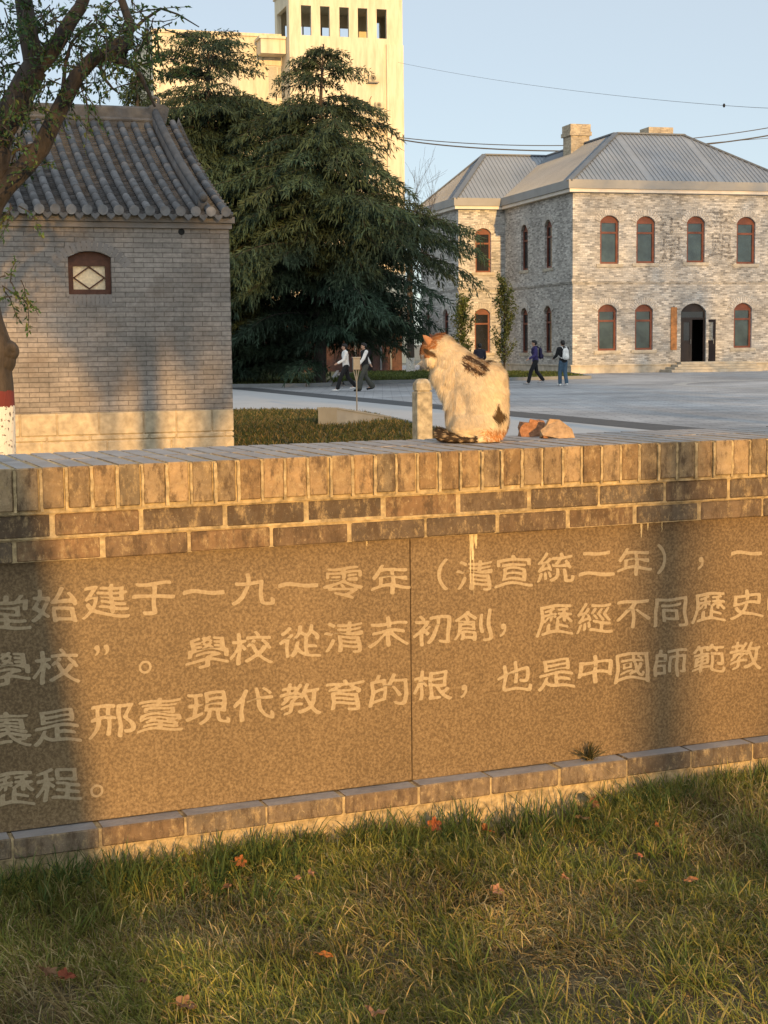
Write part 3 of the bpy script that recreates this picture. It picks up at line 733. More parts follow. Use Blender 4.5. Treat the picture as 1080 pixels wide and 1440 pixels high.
b.build('wall', MT['facade'], hall, fix=False)
def window(w, T, n_, parent, mat=MT['redwood'], pane=MT['pane']):
    """T(x, inset, z) -> building axes; frame with a filled arch head, transom and two panes"""
    xc, ww, z0, z1 = w; ri = ww * .30; x0, x1 = xc - ww / 2 + .003, xc + ww / 2 - .003; zsp = z1 - ri; g = ww * .11; zt_ = z0 + (zsp - z0) * .74
    def B(bb, xa, xb, da, db, za, zb):
        bb.add([T(x, d, z) for z in (za, zb) for (x, d) in ((xa, da), (xb, da), (xb, db), (xa, db))], [(0, 3, 2, 1), (4, 5, 6, 7), (0, 1, 5, 4), (1, 2, 6, 5), (2, 3, 7, 6), (3, 0, 4, 7)])
    b = MB(); B(b, x0, x0 + g, .12, .2, z0, zsp); B(b, x1 - g, x1, .12, .2, z0, zsp); B(b, x0 + g, x1 - g, .12, .2, z0, z0 + g * .9)
    B(b, x0 + g, x1 - g, .115, .2, zt_ - g * .45, zt_ + g * .45); B(b, x0 + g, x1 - g, .12, .2, zsp - g * .6, zsp)
    P = arch_pts(xc, ww - .006, zsp, z1 - .004, ri - .004); n = len(P); tr = geometry.tessellate_polygon([[Vector((p[0], p[1], 0)) for p in P]])
    b.add([T(x, .15, z) for x, z in P] + [T(x, .2, z) for x, z in P], [tuple(t) for t in tr] + [(i, (i + 1) % n, n + (i + 1) % n, n + i) for i in range(n)])
    fr = b.build('window', mat, parent)
    for (za, zb) in ((z0 + g * .9, zt_ - g * .45), (zt_ + g * .45, zsp - g * .6)):
        q = MB(); B(q, x0 + g, x1 - g, .17, .19, za, zb); q.build('pane', pane, fr)
    q = MB(); B(q, x0 - .22, x1 + .22, -.06, .11, z0 - .16, z0 - .004); q.build('sill', MT['plinth'], fr)
    # raised arch of bricks round the head
    r = (ww * ww / 4 + ri * ri) / (2 * ri); am = math.asin(min(1, ww / 2 / r)) * 1.05; q = MB(); zc_ = z1 - r; kk = 15
    for i in range(kk):
        a0, a1 = -am + 2 * am * i / kk + .008, -am + 2 * am * (i + 1) / kk - .008
        V = [T(xc + rr * math.sin(a), d, zc_ + rr * math.cos(a)) for d in (-.035, .05) for (rr, a) in ((r + .01, a0), (r + .36, a0), (r + .36, a1), (r + .01, a1))]
        q.add(V, [(0, 3, 2, 1), (4, 5, 6, 7), (0, 1, 5, 4), (1, 2, 6, 5), (2, 3, 7, 6), (3, 0, 4, 7)])
    q.build('brick_arch', MT['arch'], fr)
for w in FRONT: window(w, lambda x, d, z: (x, d, z), 0, hall)
for w in SIDE: window(w, lambda x, d, z: (d, x, z), 0, hall, pane=MT['pane_dark'])
for w in RET: window(w, lambda x, d, z: (x, SY + d, z), 0, hall, pane=MT['pane_dark'])
for w in SIDE2: window(w, lambda x, d, z: (SWX + d, x, z), 0, hall, pane=MT['pane_dark'])
# belt course, plinth, cornice and gutter fascia run round the outline
ring = [(BW, 0), (0, 0), (0, SY), (SWX, SY), (SWX, BD)]
def run(b, out, z0, z1, skip=None, ins=0):
    """band standing `out` proud of the walls along the visible outline (mitred)"""
    o = [(BW + out, -out), (-out, -out), (-out, SY - out), (SWX - out, SY - out), (SWX - out, BD + out), (BW + out, BD + out)]
    i_ = [(BW - ins, ins), (ins, ins), (ins, SY + ins), (SWX + ins, SY + ins), (SWX + ins, BD - ins), (BW - ins, BD - ins)]
    n = len(o); V = [(*p, z0) for p in o] + [(*p, z1) for p in o] + [(*p, z0) for p in i_] + [(*p, z1) for p in i_]; F = []
    for q in range(n):
        e = (q + 1) % n; F += [(q, e, n + e, n + q), (n + q, n + e, 3 * n + e, 3 * n + q), (2 * n + q, 2 * n + e, e, q)]
    b.add(V, F); return b
zb_ = BF.hit(806, 395.5, 1, 0)[2]
b = MB(); run(b, .05, zb_ - .11, zb_ - .03); run(b, .09, zb_ - .03, zb_ + .07); run(b, .05, zb_ + .07, zb_ + .15); b.build('belt_course', MT['facade'], hall)
zp = BF.hit(820, 513, 1, 0)[2]
b = MB(); run(b, .12, -.02, zp * .86, ins=.0); run(b, .17, zp * .86, zp); b.build('plinth', MT['plinth'], hall)
b = MB(); run(b, .28, zw - .01, zf0); b.build('cornice', MT['cornice'], hall)
b = MB(); run(b, .36, zf0 + .003, zf1, ins=.3); b.build('gutter_fascia', MT['fascia'], hall)
# hipped roof with ribs
E_, ZT = zf1 - .08, BF.hit(870, 188, 1, 4.4)[2]; oh = .30
A, B_, P1, P2 = (-oh, -oh, E_), (BW + oh, -oh, E_), (4.3, 4.4, ZT), (8.3, 4.4, ZT)
V0, V1, P4 = (-oh, SY - oh, E_), (4.3, SY + 4.3, ZT), (8.3, SY + 4.3, ZT)
C0, P3, C1, D1 = (SWX - oh, SY - oh, E_), (BF.hit(681, 211, 1, SY + 4.3)[0], SY + 4.3, ZT), (SWX - oh, BD + oh, E_), (BW + oh, BD + oh, E_)
planes = [([A, B_, P2, P1], (1, 0, 0)), ([V0, A, P1, V1], (0, 1, 0)), ([C0, V0, V1, P3], (1, 0, 0)), ([C1, C0, P3], (0, 1, 0)), ([B_, D1, P4, P2], (0, 1, 0)), ([D1, C1, P3, P4], (1, 0, 0)), ([P1, P2, P4, V1], None)]
b = MB(); rbm = MB()
for poly, e in planes:
    b.add(poly, [tuple(range(len(poly)))])
    if e is None: continue
    Q = [np.array(p) for p in poly]; nrm = np.cross(Q[1] - Q[0], Q[2] - Q[1]); nrm /= np.linalg.norm(nrm); nrm *= np.sign(nrm[2]); e = np.array(e, float)
    g = np.cross(nrm, e); g *= np.sign(g[2]); es = [q @ e for q in Q]; s_ = min(es) + .1
    while s_ < max(es):
        hits = []
        for p, q in zip(Q, Q[1:] + Q[:1]):
            a_, c_ = p @ e - s_, q @ e - s_
            if a_ * c_ < 0: hits.append(p + (q - p) * (a_ / (a_ - c_)))
        if len(hits) == 2: rbm.rib(*hits, .05, .04, nrm)
        s_ += .25
rf = b.build('roof', MT['roof_metal'], hall, fix=True); rbm.build('roof_ribs', MT['roof_metal'], rf)
b = MB()
for p, q in ((A, P1), (B_, P2), (P1, P2), (P1, V1), (C0, P3), (C1, P3), (P3, V1), (P2, P4), (D1, P4), (V1, P4)): b.rib(p, q, .30, .07, (0, 0, 1))
b.build('hip_capping', MT['roof_cap'], rf)
def chimney(x0, x1, y0, y1, z0, z1, cap=True):
    c = MB(); c.box(x0, x1, y0, y1, z0, z1)
    if cap: c.box(x0 - .1, x1 + .1, y0 - .1, y1 + .1, z1 - .62, z1 - .40); c.box(x0 - .05, x1 + .05, y0 - .05, y1 + .05, z1 - .4, z1 + .02)
    c.build('chimney', MT['chimney'], rf)
MT['chimney'] = brick('chimney_brick', (.50, .43, .31), (.28, .23, .17), (.42, .36, .27), .26, .075, .012, .2, .8, fine=9)
cx0, cx1 = BF.hit(803, 190, 1, 8.6)[0], BF.hit(829, 190, 1, 8.6)[0]; chimney(cx0, cx1, 8.6, 9.8, ZT - 2, BF.hit(815, 175, 1, 8.6)[2])
cx0, cx1 = BF.hit(913, 185, 1, 5.6)[0], BF.hit(945, 185, 1, 5.6)[0]; chimney(cx0, cx1, 5.6, 6.7, ZT - 1, BF.hit(928, 179.5, 1, 5.6)[2])
# downpipe in the inner corner
b = MB(); dp = BF.hit(714, 400, 1, SY - .12); b.tube([(dp[0], SY - .14, .25), (dp[0], SY - .14, zw - .3), (dp[0] + .05, SY - .3, zw - .02)], .075, 10)
for z in (1.5, 4, 6.5, 8.6): b.box(dp[0] - .1, dp[0] + .1, SY - .2, SY + .01, z, z + .06)
b.build('downpipe', MT['white_pipe'], hall)
# double door: left leaf shut, right leaf swung out, fanlight over
xc, dw, dz0, dz1 = DOOR; ri = dw * .30; zsp = dz1 - ri; zl = BF.hit(975, 448, 1, 0)[2]
b = MB(); b.box(xc - dw / 2 + .003, xc - dw / 2 + .09, .14, .24, dz0, zsp); b.box(xc + dw / 2 - .09, xc + dw / 2 - .003, .14, .24, dz0, zsp)
b.box(xc - dw / 2 + .09, xc + dw / 2 - .09, .135, .24, zl - .05, zl + .06)
P = arch_pts(xc, dw - .006, zsp, dz1 - .004, ri - .004); b.prism(P, 1, .17, .22)
fr = b.build('door_frame', MT['door'], hall)
b = MB(); b.box(xc - dw / 2 + .09, xc + dw / 2 - .09, .18, .2, zl + .06, zsp); b.build('fanlight', MT['pane_dark'], fr)
def leaf(xh, width, rz, name='door', glass_mat=MT['pane_dark']):
    L = empty(name, (xh, .15, dz0)); L.parent = hall; L.rotation_euler = (0, 0, rz); h = zl - .05 - dz0
    q = MB(); w = width; s = .14
    q.box(0, s, 0, .06, .01, h); q.box(w - s, w, 0, .06, .01, h); q.box(s, w - s, 0, .06, h - s, h); q.box(s, w - s, 0, .06, .01, s); q.box(s, w - s, 0, .06, h * .44, h * .44 + s); q.box(s, w - s, .012, .05, s, h * .44)
    q.build('panel', MT['door'], L)
    if glass_mat: q = MB(); q.box(s, w - s, .025, .035, h * .44 + s, h - s); q.build('pane', glass_mat, L)
    q = MB(); q.tube([(w - .09, -.05, h * .42), (w - .09, -.05, h * .54)], .018, 8); q.box(w - .1, w - .08, -.05, .0, h * .43, h * .45); q.build('handle', MT['metal'], L)
leaf(xc - dw / 2 + .09, dw / 2 - .1, 0)
clear, t, bs = nodes('clear_door_glass'); bs.inputs['Base Color'].default_value = (.75, .77, .76, 1); bs.inputs['Transmission Weight'].default_value = .9; bs.inputs['Roughness'].default_value = .15
leaf(xc + dw / 2 + .55, -(dw / 2 - .12), rad(8), glass_mat=None) if False else None
L2 = leaf(xc + dw / 2 - .06, dw / 2 - .10, rad(-38), glass_mat=clear)
b = MB(); b.box(xc - 2, xc + 2, 3.0, 3.1, .2, 4); b.build('interior_gloom_sheet', MT['dark'], hall)  # near-black sheet put in as the gloom behind the open door
# steps at the door: run along the wall to its right, stepped ends to the left
zst = dz0
b = MB(); xl_, xr_ = BF.hit(958, 520, 1, -.6)[0], BW + .3
for i in range(4):
    z1_ = zst - i * zst / 4; ext = .33 * (i + 1) ; b.box(xl_ - .33 * i - .02, xl_ + 4.2, -.6 - .33 * i, .0 if i == 0 else -.6 - .33 * i + .34, (z1_ - zst / 4 if i < 3 else -.03) + .001, z1_ - .002, .012)
    if i: b.box(xl_ - .33 * i - .02, xl_ - .33 * (i - 1) - .021, -.6 - .33 * i + .341, -.18, -.02, z1_ - .002, .012)
b.box(xl_, xl_ + 4.19, -.58, -.18, -.02, zst - zst / 4, 0)
b.build('door_steps', MT['plinth'], hall)
# vertical wooden name board hung beside the door
pa, pc = BF.hit(943.5, 460, 1, -.05), BF.hit(952, 460, 1, -.05); z0_, z1_ = BF.hit(948, 492, 1, -.05)[2], BF.hit(948, 432, 1, -.05)[2]
po = BF.world(((pa[0] + pc[0]) / 2, 0, 0)); board = empty('name_board', (po[0], po[1], z0_), yaw, label='tall narrow orange-brown wooden board hanging left of the dark doorway', cat='board'); hw = (pc[0] - pa[0]) / 2
b = MB(); b.box(-hw, hw, -.07, -.012, 0, z1_ - z0_, .012); b.build('plank', MT['plaque'], board)
b = MB(); b.box(-.04, .04, -.05, -.003, z1_ - z0_ + .002, z1_ - z0_ + .08); b.build('hook', MT['metal'], board)
# faded painted characters
MT['faded'] = None
mt, t, bs = nodes('faded_paint'); co = obj_co(t); bs.inputs['Base Color'].default_value = (.085, .075, .07, 1); bs.inputs['Roughness'].default_value = .95
al = ramp(t, noise(t, co, 7, 6, .7), [(.40, .0), (.62, .52)]); t.links.new(al, bs.inputs['Alpha']); MT['faded'] = mt
GL.clear()
for ci, (ch, px, py, w, h) in enumerate( (('小', 944, 318, 34, 26), ('是', 944, 350, 32, 38), ('幸', 1014, 310, 33, 34), ('單', 1014, 347, 33, 40))):
    if ci % 2 == 0: b = MB()
    p = BF.hit(px, py, 1, 0); q = BF.hit(px + w, py + h, 1, 0); letter(b, ch, p[0], p[2], (q[0] - p[0]), (p[2] - q[2]), 0, depth=.006, off=.03)
    if ci % 2:
        o = b.build('faded_lettering', MT['faded'], hall, fix=False)
        if o.data.polygons[0].normal.y > 0: o.data.flip_normals()

# ------------------------------------------------------------------ YELLOW TOWER AND WING
to = on_y(407, 60, 130.0); TF = Frame(to[0], to[1], rad(16))
tower = empty('yellow_tower', (to[0], to[1], 0), rad(16), label='tall pale yellow tower block with a row of open slots under its flat top', cat='building')
TW = TF.hit(566.5, 100, 1, 0)[0]; TD = TF.hit(387, 60, 0, 0)[1]; ztop = TF.hit(480, -14, 1, 0)[2]
slots = []
for (xl, xr, yt, yb) in ((423, 438, 6.5, 49), (450, 464, 8, 51), (477, 491, 10, 52), (503, 517, 12, 54), (529.5, 544, 13, 55)):
    a, c = TF.hit(xl, yt, 1, 0), TF.hit(xr, yb, 1, 0); slots.append((a[0], c[0], c[2], a[2]))
zsl, zsh = np.mean([q[2] for q in slots]), np.mean([q[3] for q in slots])
b = MB(); th = .35
holed_wall(b, [(0, 0), (TW, 0), (TW, ztop), (0, ztop)], [[(q[0], zsl), (q[1], zsl), (q[1], zsh), (q[0], zsh)] for q in slots], lambda x, d, z: (x, d, z), th)
ys = [(.9, TD - .9)]
holed_wall(b, [(0, 0), (TD, 0), (TD, ztop), (0, ztop)], [[(y0, zsl), (y1, zsl), (y1, zsh + .1), (y0, zsh + .1)] for y0, y1 in ys], lambda x, d, z: (d, x, z), th)
holed_wall(b, [(0, 0), (TW, 0), (TW, ztop), (0, ztop)], [[(q[0] - .2, zsl - .6), (q[1] + .5, zsl - .6), (q[1] + .5, zsh - .6), (q[0] - .2, zsh - .6)] for q in slots[:4]] + [[(slots[4][0] + 1.2, zsl - .6), (slots[4][1] + .9, zsl - .6), (slots[4][1] + .9, zsh), (slots[4][0] + 1.2, zsh)]], lambda x, d, z: (x, TD - d, z), th)
b.add([(TW, 0, 0), (TW, TD, 0), (TW, TD, ztop), (TW, 0, ztop)], [(0, 1, 2, 3)])
b.add([(0, 0, ztop), (TW, 0, ztop), (TW, TD, ztop), (0, TD, ztop)], [(0, 1, 2, 3)])
zfl = zsl - 1.0
for z in (zfl, zsh + .45): b.add([(.0, .0, z), (TW, 0, z), (TW, TD, z), (0, TD, z)], [(0, 1, 2, 3)])
for q in (list(slots) + [(TW, 0, 0, 0)])[:5]:
    pass
b.add([(th, th, zfl), (TW - th, th, zfl), (TW - th, th, zsl), (th, th, zsl)], [(0, 1, 2, 3)])
for (xa, xb) in zip([0] + [q[1] for q in slots], [q[0] for q in slots] + [TW]):         # thickness of the piers
    b.add([(xa, th, zsl), (xb, th, zsl), (xb, th, zsh), (xa, th, zsh)], [(0, 1, 2, 3)])
b.build('wall', MT['tower'], tower, fix=False)
b = MB(); b.box(-.12, TW + .12, -.12, TD + .12, ztop, ztop + .3); b.build('roof_slab', MT['tower'], tower)
b = MB(); xp = TF.hit(543, 100, 1, 0)[0]; b.box(xp, TW - .002, -.22, -.003, 0, zsl - .5); b.build('corner_pier', MT['tower'], tower)
# square window with balcony rail low on the tower
wz = TF.hit(536, 160, 1, 0); b = MB()
wa, wb = TF.hit(530, 190, 1, 0), TF.hit(544, 161, 1, 0)
b.box(wa[0], wb[0], -.05, -.003, wa[2], wb[2]); wn_ = b.build('window', plain('tower_window_frame', (.45, .38, .24), .7), tower)
b = MB(); b.box(wa[0] + .12, wb[0] - .12, -.06, -.052, wa[2] + .12, wb[2] - .12); b.build('pane', plain('tower_window', (.40, .34, .24), .4), wn_)
b = MB(); ra = TF.hit(500, 154, 1, -.9); b.box(ra[0], wb[0], -.95, -.9, ra[2] - .08, ra[2])
for i in range(14): x = ra[0] + (wb[0] - ra[0]) * i / 13; b.box(x, x + .05, -.94, -.9, ra[2] - 1.0, ra[2] - .08)
b.box(ra[0], wb[0], -.95, -.003, ra[2] - 1.15, ra[2] - 1.0); b.build('balcony_rail', MT['tower'], tower)
wing = empty('yellow_wing', (to[0], to[1], 0), rad(16), label='long yellow flat-roofed block left of the tower, behind the cedars', cat='building')
WLx, zwg = TF.hit(214, 45, 1, 3)[0], TF.hit(330, 50, 1, 3)[2]
wins = []
for (xl, xr, yt, yb) in ((376, 405, 92, 140),): a, c = TF.hit(xl, yt, 1, 3), TF.hit(xr, yb, 1, 3); wins.append((a[0], c[0], c[2], a[2]))
w0 = wins[0]; step_z = 3.4
allw = [(w0[0] - i * 4.2, w0[1] - i * 4.2, w0[2] - j * step_z, w0[3] - j * step_z) for i in range(8) for j in range(9) if w0[0] - i * 4.2 > WLx + .5 and w0[2] - j * step_z > .5]
b = MB(); rect_wall(b, WLx, -.01, 0, zwg, allw, lambda x, d, z: (x, 3 + d, z), .25)
b.add([(WLx, 3, 0), (WLx, 15, 0), (WLx, 15, zwg), (WLx, 3, zwg), (-.01, 3, zwg), (-.01, 15, zwg)], [(0, 1, 2, 3), (3, 4, 5, 2)])
b.build('wall', MT['tower'], wing, fix=False)
b = MB(); b.box(WLx - .1, -.02, 2.85, 15, zwg, zwg + .25); b.build('parapet', MT['tower'], wing)
for q in allw:
    b = MB(); m_ = (q[0] + q[1]) / 2
    for (xa, xb, za, zb) in ((q[0], q[0] + .09, q[2], q[3]), (q[1] - .09, q[1], q[2], q[3]), (q[0] + .09, q[1] - .09, q[2], q[2] + .09), (q[0] + .09, q[1] - .09, q[3] - .09, q[3]), (m_ - .04, m_ + .04, q[2] + .09, q[3] - .09)): b.box(xa, xb, 3.12, 3.2, za, zb)
    f_ = b.build('window', MT['cornice'], wing); b = MB(); b.box(q[0] + .09, q[1] - .09, 3.15, 3.17, q[2] + .09, q[3] - .09); b.build('pane', plain('wing_glass', (.25, .25, .22), .25, spec=.5) if 'wg' not in MT else MT['wg'], f_); MT['wg'] = f_.children[0].data.materials[0] if f_.children else MT.get('wg')
b = MB(); a, c = TF.hit(367, 76, 1, 1.2), TF.hit(416, 56, 1, 1.2); b.box(a[0], min(c[0], -.05), 1.2, 2.84, a[2] + .1, c[2]); b.box(a[0] - .15, min(c[0], -.05) , 1.05, 2.84, c[2] + .003, c[2] + .22); b.build('canopy_slab', MT['tower'], wing)
# air conditioners hung on the tower
MT['ac'] = plain('air_conditioner_casing', (.50, .44, .31), .6, .1, 3)
for (px, py, lab, sz) in ((524, 111, 'upper white air conditioner on a bracket high on the yellow tower', 1), (532, 149, 'lower white air conditioner above the railing on the yellow tower', .85)):
    p = TF.hit(px, py, 1, 0); wp = TF.world((p[0], 0, 0)); ac = empty('air_conditioner', (wp[0], wp[1], p[2]), rad(16), label=lab, cat='air conditioner', group='air conditioners on the tower')
    b = MB(); s = sz; b.box(-.42 * s, .42 * s, -.45, -.1, -.3 * s, .32 * s, .03); b.build('casing', MT['ac'], ac)
    b = MB(); b.tube([(-.08, -.47, 0), (-.08, -.451, 0)], .26 * s, 20); b.build('dark_fan_disc', MT['dark'], ac)  # flat dark disc painted as the shade of the fan opening
    b = MB()
    for rr in (.12, .2, .26): b.tube([(-.08 + rr * s * math.cos(g), -.475, rr * s * math.sin(g)) for g in np.linspace(0, 2 * PI, 21)], .018, 5)
    b.build('fan_grille', MT['ac'], ac)
    b = MB(); b.box(-.44 * s, .44 * s, -.47, -.003, -.37 * s, -.305 * s); b.build('bracket', MT['metal'], ac)
    b = MB(); b.tube([(-.45, -.12, -.1), (-.72, -.06, .0), (-.74, -.05, .5), (-.6, -.04, .9 * s)], .025, 6); b.build('hose', MT['black_plastic'], ac)

# ------------------------------------------------------------------ LOW RED BRICK ANNEX glimpsed under the cedar
MT['redbrick'] = brick('dark_red_brick', (.10, .045, .035), (.07, .035, .03), (.08, .06, .05), .25, .07, .01, .25, .5, fine=8)
ao = on_y(586, 520, 92.0); AF = Frame(ao[0], ao[1], rad(15))
annex = empty('brick_annex', (ao[0], ao[1], 0), rad(15), label='low dark red brick building with thin pale pipes behind the cedar trees', cat='building')
az = AF.hit(570, 438, 1, 0)[2]; AL = AF.hit(300, 480, 1, 0)[0]; d0_, d1_ = AF.hit(508, 500, 1, 0)[0], AF.hit(524, 500, 1, 0)[0]; dzt = AF.hit(516, 482, 1, 0)[2]
holes = [[(d0_, .02), (d1_, .02), (d1_, dzt), (d0_, dzt)]]
b = MB(); holed_wall(b, [(AL, 0), (-.9, 0), (-.9, az), (AL, az)], holes, lambda x, d, z: (x, d, z), .3)
b.add([(-.9, 0, 0), (-.9, 8, 0), (-.9, 8, az), (-.9, 0, az), (AL, 0, 0), (AL, 8, 0), (AL, 8, az), (AL, 0, az)], [(0, 1, 2, 3), (4, 5, 6, 7), (3, 2, 6, 7)]); b.build('wall', MT['redbrick'], annex, fix=False)
b = MB(); b.box(AL - .3, -.6, -.4, 8.3, az + .003, az + .3); b.build('roof', MT['roof_cap'], annex)
b = MB(); b.box(d0_, d0_ + .1, .1, .2, .02, dzt); b.box(d1_ - .1, d1_, .1, .2, .02, dzt); b.box(d0_ + .1, d1_ - .1, .1, .2, dzt - .1, dzt); b.box(d0_ + .1, d1_ - .1, .16, .19, .02, dzt - .1); dd = b.build('door', MT['door'], annex)
for px in (499, 535, 549): x = AF.hit(px, 480, 1, 0)[0]; b = MB(); b.tube([(x, -.1, .1), (x, -.1, az - .05)], .06, 8); b.build('downpipe', MT['concrete'], annex)
# ------------------------------------------------------------------ TREES
def leaves_mesh(P, D, L, Wd, col, fold=.25, rng=NR):
    """pointed leaves: P base points, D directions, L lengths, Wd widths"""
    n = len(P); D = unit(D); a = unit(rng.normal(size=(n, 3))); S = unit(np.cross(D, a)); Nn = np.cross(S, D)
    L, Wd = np.asarray(L)[:, None], np.asarray(Wd)[:, None]
    V = np.stack([P, P + D * L * .45 + S * Wd / 2 + Nn * Wd * fold, P + D * L, P + D * L * .45 - S * Wd / 2 + Nn * Wd * fold], 1).reshape(-1, 3)
    i = np.arange(n)[:, None] * 4
    F = np.concatenate([i + [[0, 1, 2]], i + [[0, 2, 3]]], 0)
    return np_mesh('leaves', V, F, np.repeat(col, 4, 0))
def tone(n, cols, var=.25, rng=NR):
    c = np.array(cols)[rng.integers(0, len(cols), n)]; return c * (1 + rng.uniform(-var, var, (n, 1)))
def branchy(b, p, d, L, r, depth, tips, spread=.6, up=.15, nseg=4, kids=3, rng=R, rmin=.004, nn=7):
    pts, rs = [p], [r]; q = np.array(p, float); dd = unit(np.array(d, float))
    for i in range(nseg):
        dd = unit(dd + np.array([rng.gauss(0, .12), rng.gauss(0, .12), rng.gauss(up * .3, .1)])); q = q + dd * L / nseg; pts.append(q.copy()); rs.append(max(rmin, r * (1 - .55 * (i + 1) / nseg)))
    b.tube(pts, rs, nn if r > .03 else 5, caps=False)
    if depth == 0: tips.append((pts, dd)); return
    for k in range(kids):
        i = rng.randint(max(1, nseg - 3), nseg); a = unit(np.array([rng.gauss(0, 1), rng.gauss(0, 1), rng.gauss(.2, .7)]))
        branchy(b, pts[i], unit(dd + a * spread), L * rng.uniform(.55, .8), rs[i] * .72, depth - 1, tips, spread, up, nseg, kids, rng, rmin, nn)
    tips.append((pts[-2:], dd))

# --- deodar cedars: whorls of arching boughs, each a plate of twigs with hanging needle fringes
def cedar(name, base, height, reach, label, z0=.9, seed=1, lean=0.0, trunk_r=.26, az_mask=None, dens=1.0, ex=.75):
    rg = random.Random(seed); nr = np.random.default_rng(seed)
    root = empty(name, (base[0], base[1], 0), 0, label=label, cat='tree', group='deodar cedars beside the road')
    t = MB(); pts = [(lean * z / height + .05 * math.sin(z), .04 * math.cos(z * .8), z) for z in np.linspace(0, height, 14)]
    t.tube(pts, [trunk_r * (1 - .93 * (z[2] / height)) + .012 for z in pts], 10); t.build('trunk', MT['bark'], root)
    lim = MB(); PB, DB, LB, WB, CB = [], [], [], [], []
    z = z0
    zw_ = z0
    while zw_ < height - .1:
        f = (zw_ - z0) / (height - z0)
        Lmax = reach * ((1 - f) ** ex) * (.45 + .55 * min(1, f * 2.6)) + .12
        for k in range(13 if f < .7 else (9 if f < .85 else 4)):
            z = zw_ + rg.gauss(0, .13 if f < .85 else .05)
            az = rg.uniform(0, 2 * PI); L = Lmax * rg.uniform(.55, 1.12)
            if az_mask and not az_mask(az, f): continue
            dirh = np.array([math.cos(az), math.sin(az), 0]); rise = rg.uniform(.16, .32) * (1 - .3 * f) + (.25 if f > .85 else 0); droop = rg.uniform(.22, .42)
            o = np.array([lean * z / height, 0, z]); ns = max(5, int(L / .32)); P = []
            wv = rg.uniform(-.25, .25)
            sd = np.array([-dirh[1], dirh[0], 0])
            for i in range(ns + 1):
                s = i / ns; P.append(o + dirh * L * s + sd * wv * L * s * s + np.array([0, 0, L * (rise * s - droop * s ** 2.3)]))
            lim.tube(P, [max(.008, .05 * (1 - s) * (L / 5)) for s in np.linspace(0, 1, ns + 1)], 4, caps=False)
            bt = rg.uniform(.7, 1.25); olive = rg.random()
            for i in range(1, ns + 1):
                s = i / ns; p = P[i]; fwd = unit(P[i] - P[i - 1])
                if s < .10: continue
                for sg in (-1, 1):
                    tl = L * .34 * (1 - .62 * s) * rg.uniform(.6, 1.15) + .22
                    td = unit(fwd * .75 + sd * sg * .85); m_ = max(3, int(tl / .075 * dens)); u = (np.arange(m_) + nr.uniform(0, 1, m_)) / m_
                    q = p + np.outer(u * tl, td); q[:, 2] -= (u ** 1.8) * tl * .38; q += nr.normal(0, .035, q.shape)
                    for rep in range(3):                      # hanging fringe, two tufts to each stop and one on top
                        n = len(q); top = rep == 2
                        d = np.tile(np.array([0, 0, -1.0]), (n, 1)) + td * .55 + fwd * .25 + nr.normal(0, .35, (n, 3)) if not top else td + fwd * .4 + nr.normal(0, .3, (n, 3)) + np.array([0, 0, .12])
                        PB.append(q + nr.normal(0, .02, q.shape)); DB.append(d); LB.append(nr.uniform(.16, .44, n) * (.8 if top else 1) * (1 if f < .8 else .62)); WB.append(nr.uniform(.03, .062, n))
                        c0 = np.array([.024, .044, .028]) * (1 - olive * .5) + np.array([.050, .064, .028]) * olive * .5
                        CB.append(np.tile(c0 * bt, (n, 1)) * nr.uniform(.65, 1.35, (n, 1)) * (1.25 if s > .8 else 1))
        zw_ += rg.uniform(.52, .76) * (1.0 if f < .7 else (.62 if f < .85 else .34))
    lim.build('boughs', MT['bark'], root, fix=False)
    P, D, L, Wd, C = map(np.concatenate, (PB, DB, LB, WB, CB))
    print(name, 'tufts', len(P))
    link('crown', leaves_mesh(P, D, L, Wd, C, .1, nr), MT['needle'], root)
    return root
ca = on_z(452, 548, 0) ; ca = on_y(448, 500, 63.0); hA = on_y(465, 62, 63.0)[2]
cedar('cedar_tree', ca, hA, 8.2, 'tallest dark cedar with a leaning pointed top, in front of the yellow tower', seed=3, lean=.35, az_mask=lambda a, f: not (f < .09 and math.cos(a - .2) > -.1))
cb = on_y(300, 500, 66.0); hB = on_y(300, 44, 66.0)[2]
cedar('cedar_tree', cb, hB, 6.6, 'dark green cedar behind the grey brick house, its top against the yellow wing', seed=11, lean=.05, ex=.44)
cc_ = on_y(205, 500, 60.0); hC = on_y(200, 105, 60.0)[2]
cedar('cedar_tree', cc_, hC, 3.4, 'lighter smaller cedar at far left, seen just above the end of the tiled ridge', seed=23, dens=.8)

# --- bare tall tree with whitewashed foot beside the hall's left end
tb = on_y(577, 520, 84.0); tall = empty('bare_tree', (tb[0], tb[1], 0), label='tall leafless tree with whitewashed foot at the left end of the brick hall', cat='tree')
b = MB(); tips = []; b.tube([(0, 0, 0), (.03, 0, 2), (0, .05, 4.5), (.05, 0, 7)], [.24, .2, .17, .13], 10); b.build('trunk', MT['bark_far'], tall)
b = MB()
for k in range(6): branchy(b, (.05, 0, 5.2 + k * .3), (math.cos(k * 2.4) * .6, math.sin(k * 2.4) * .6, 1.1), 2.3, .035, 3, tips, .45, .4, 4, 3, random.Random(k), .005)
b.build('crown', MT['bark'], tall, fix=False)
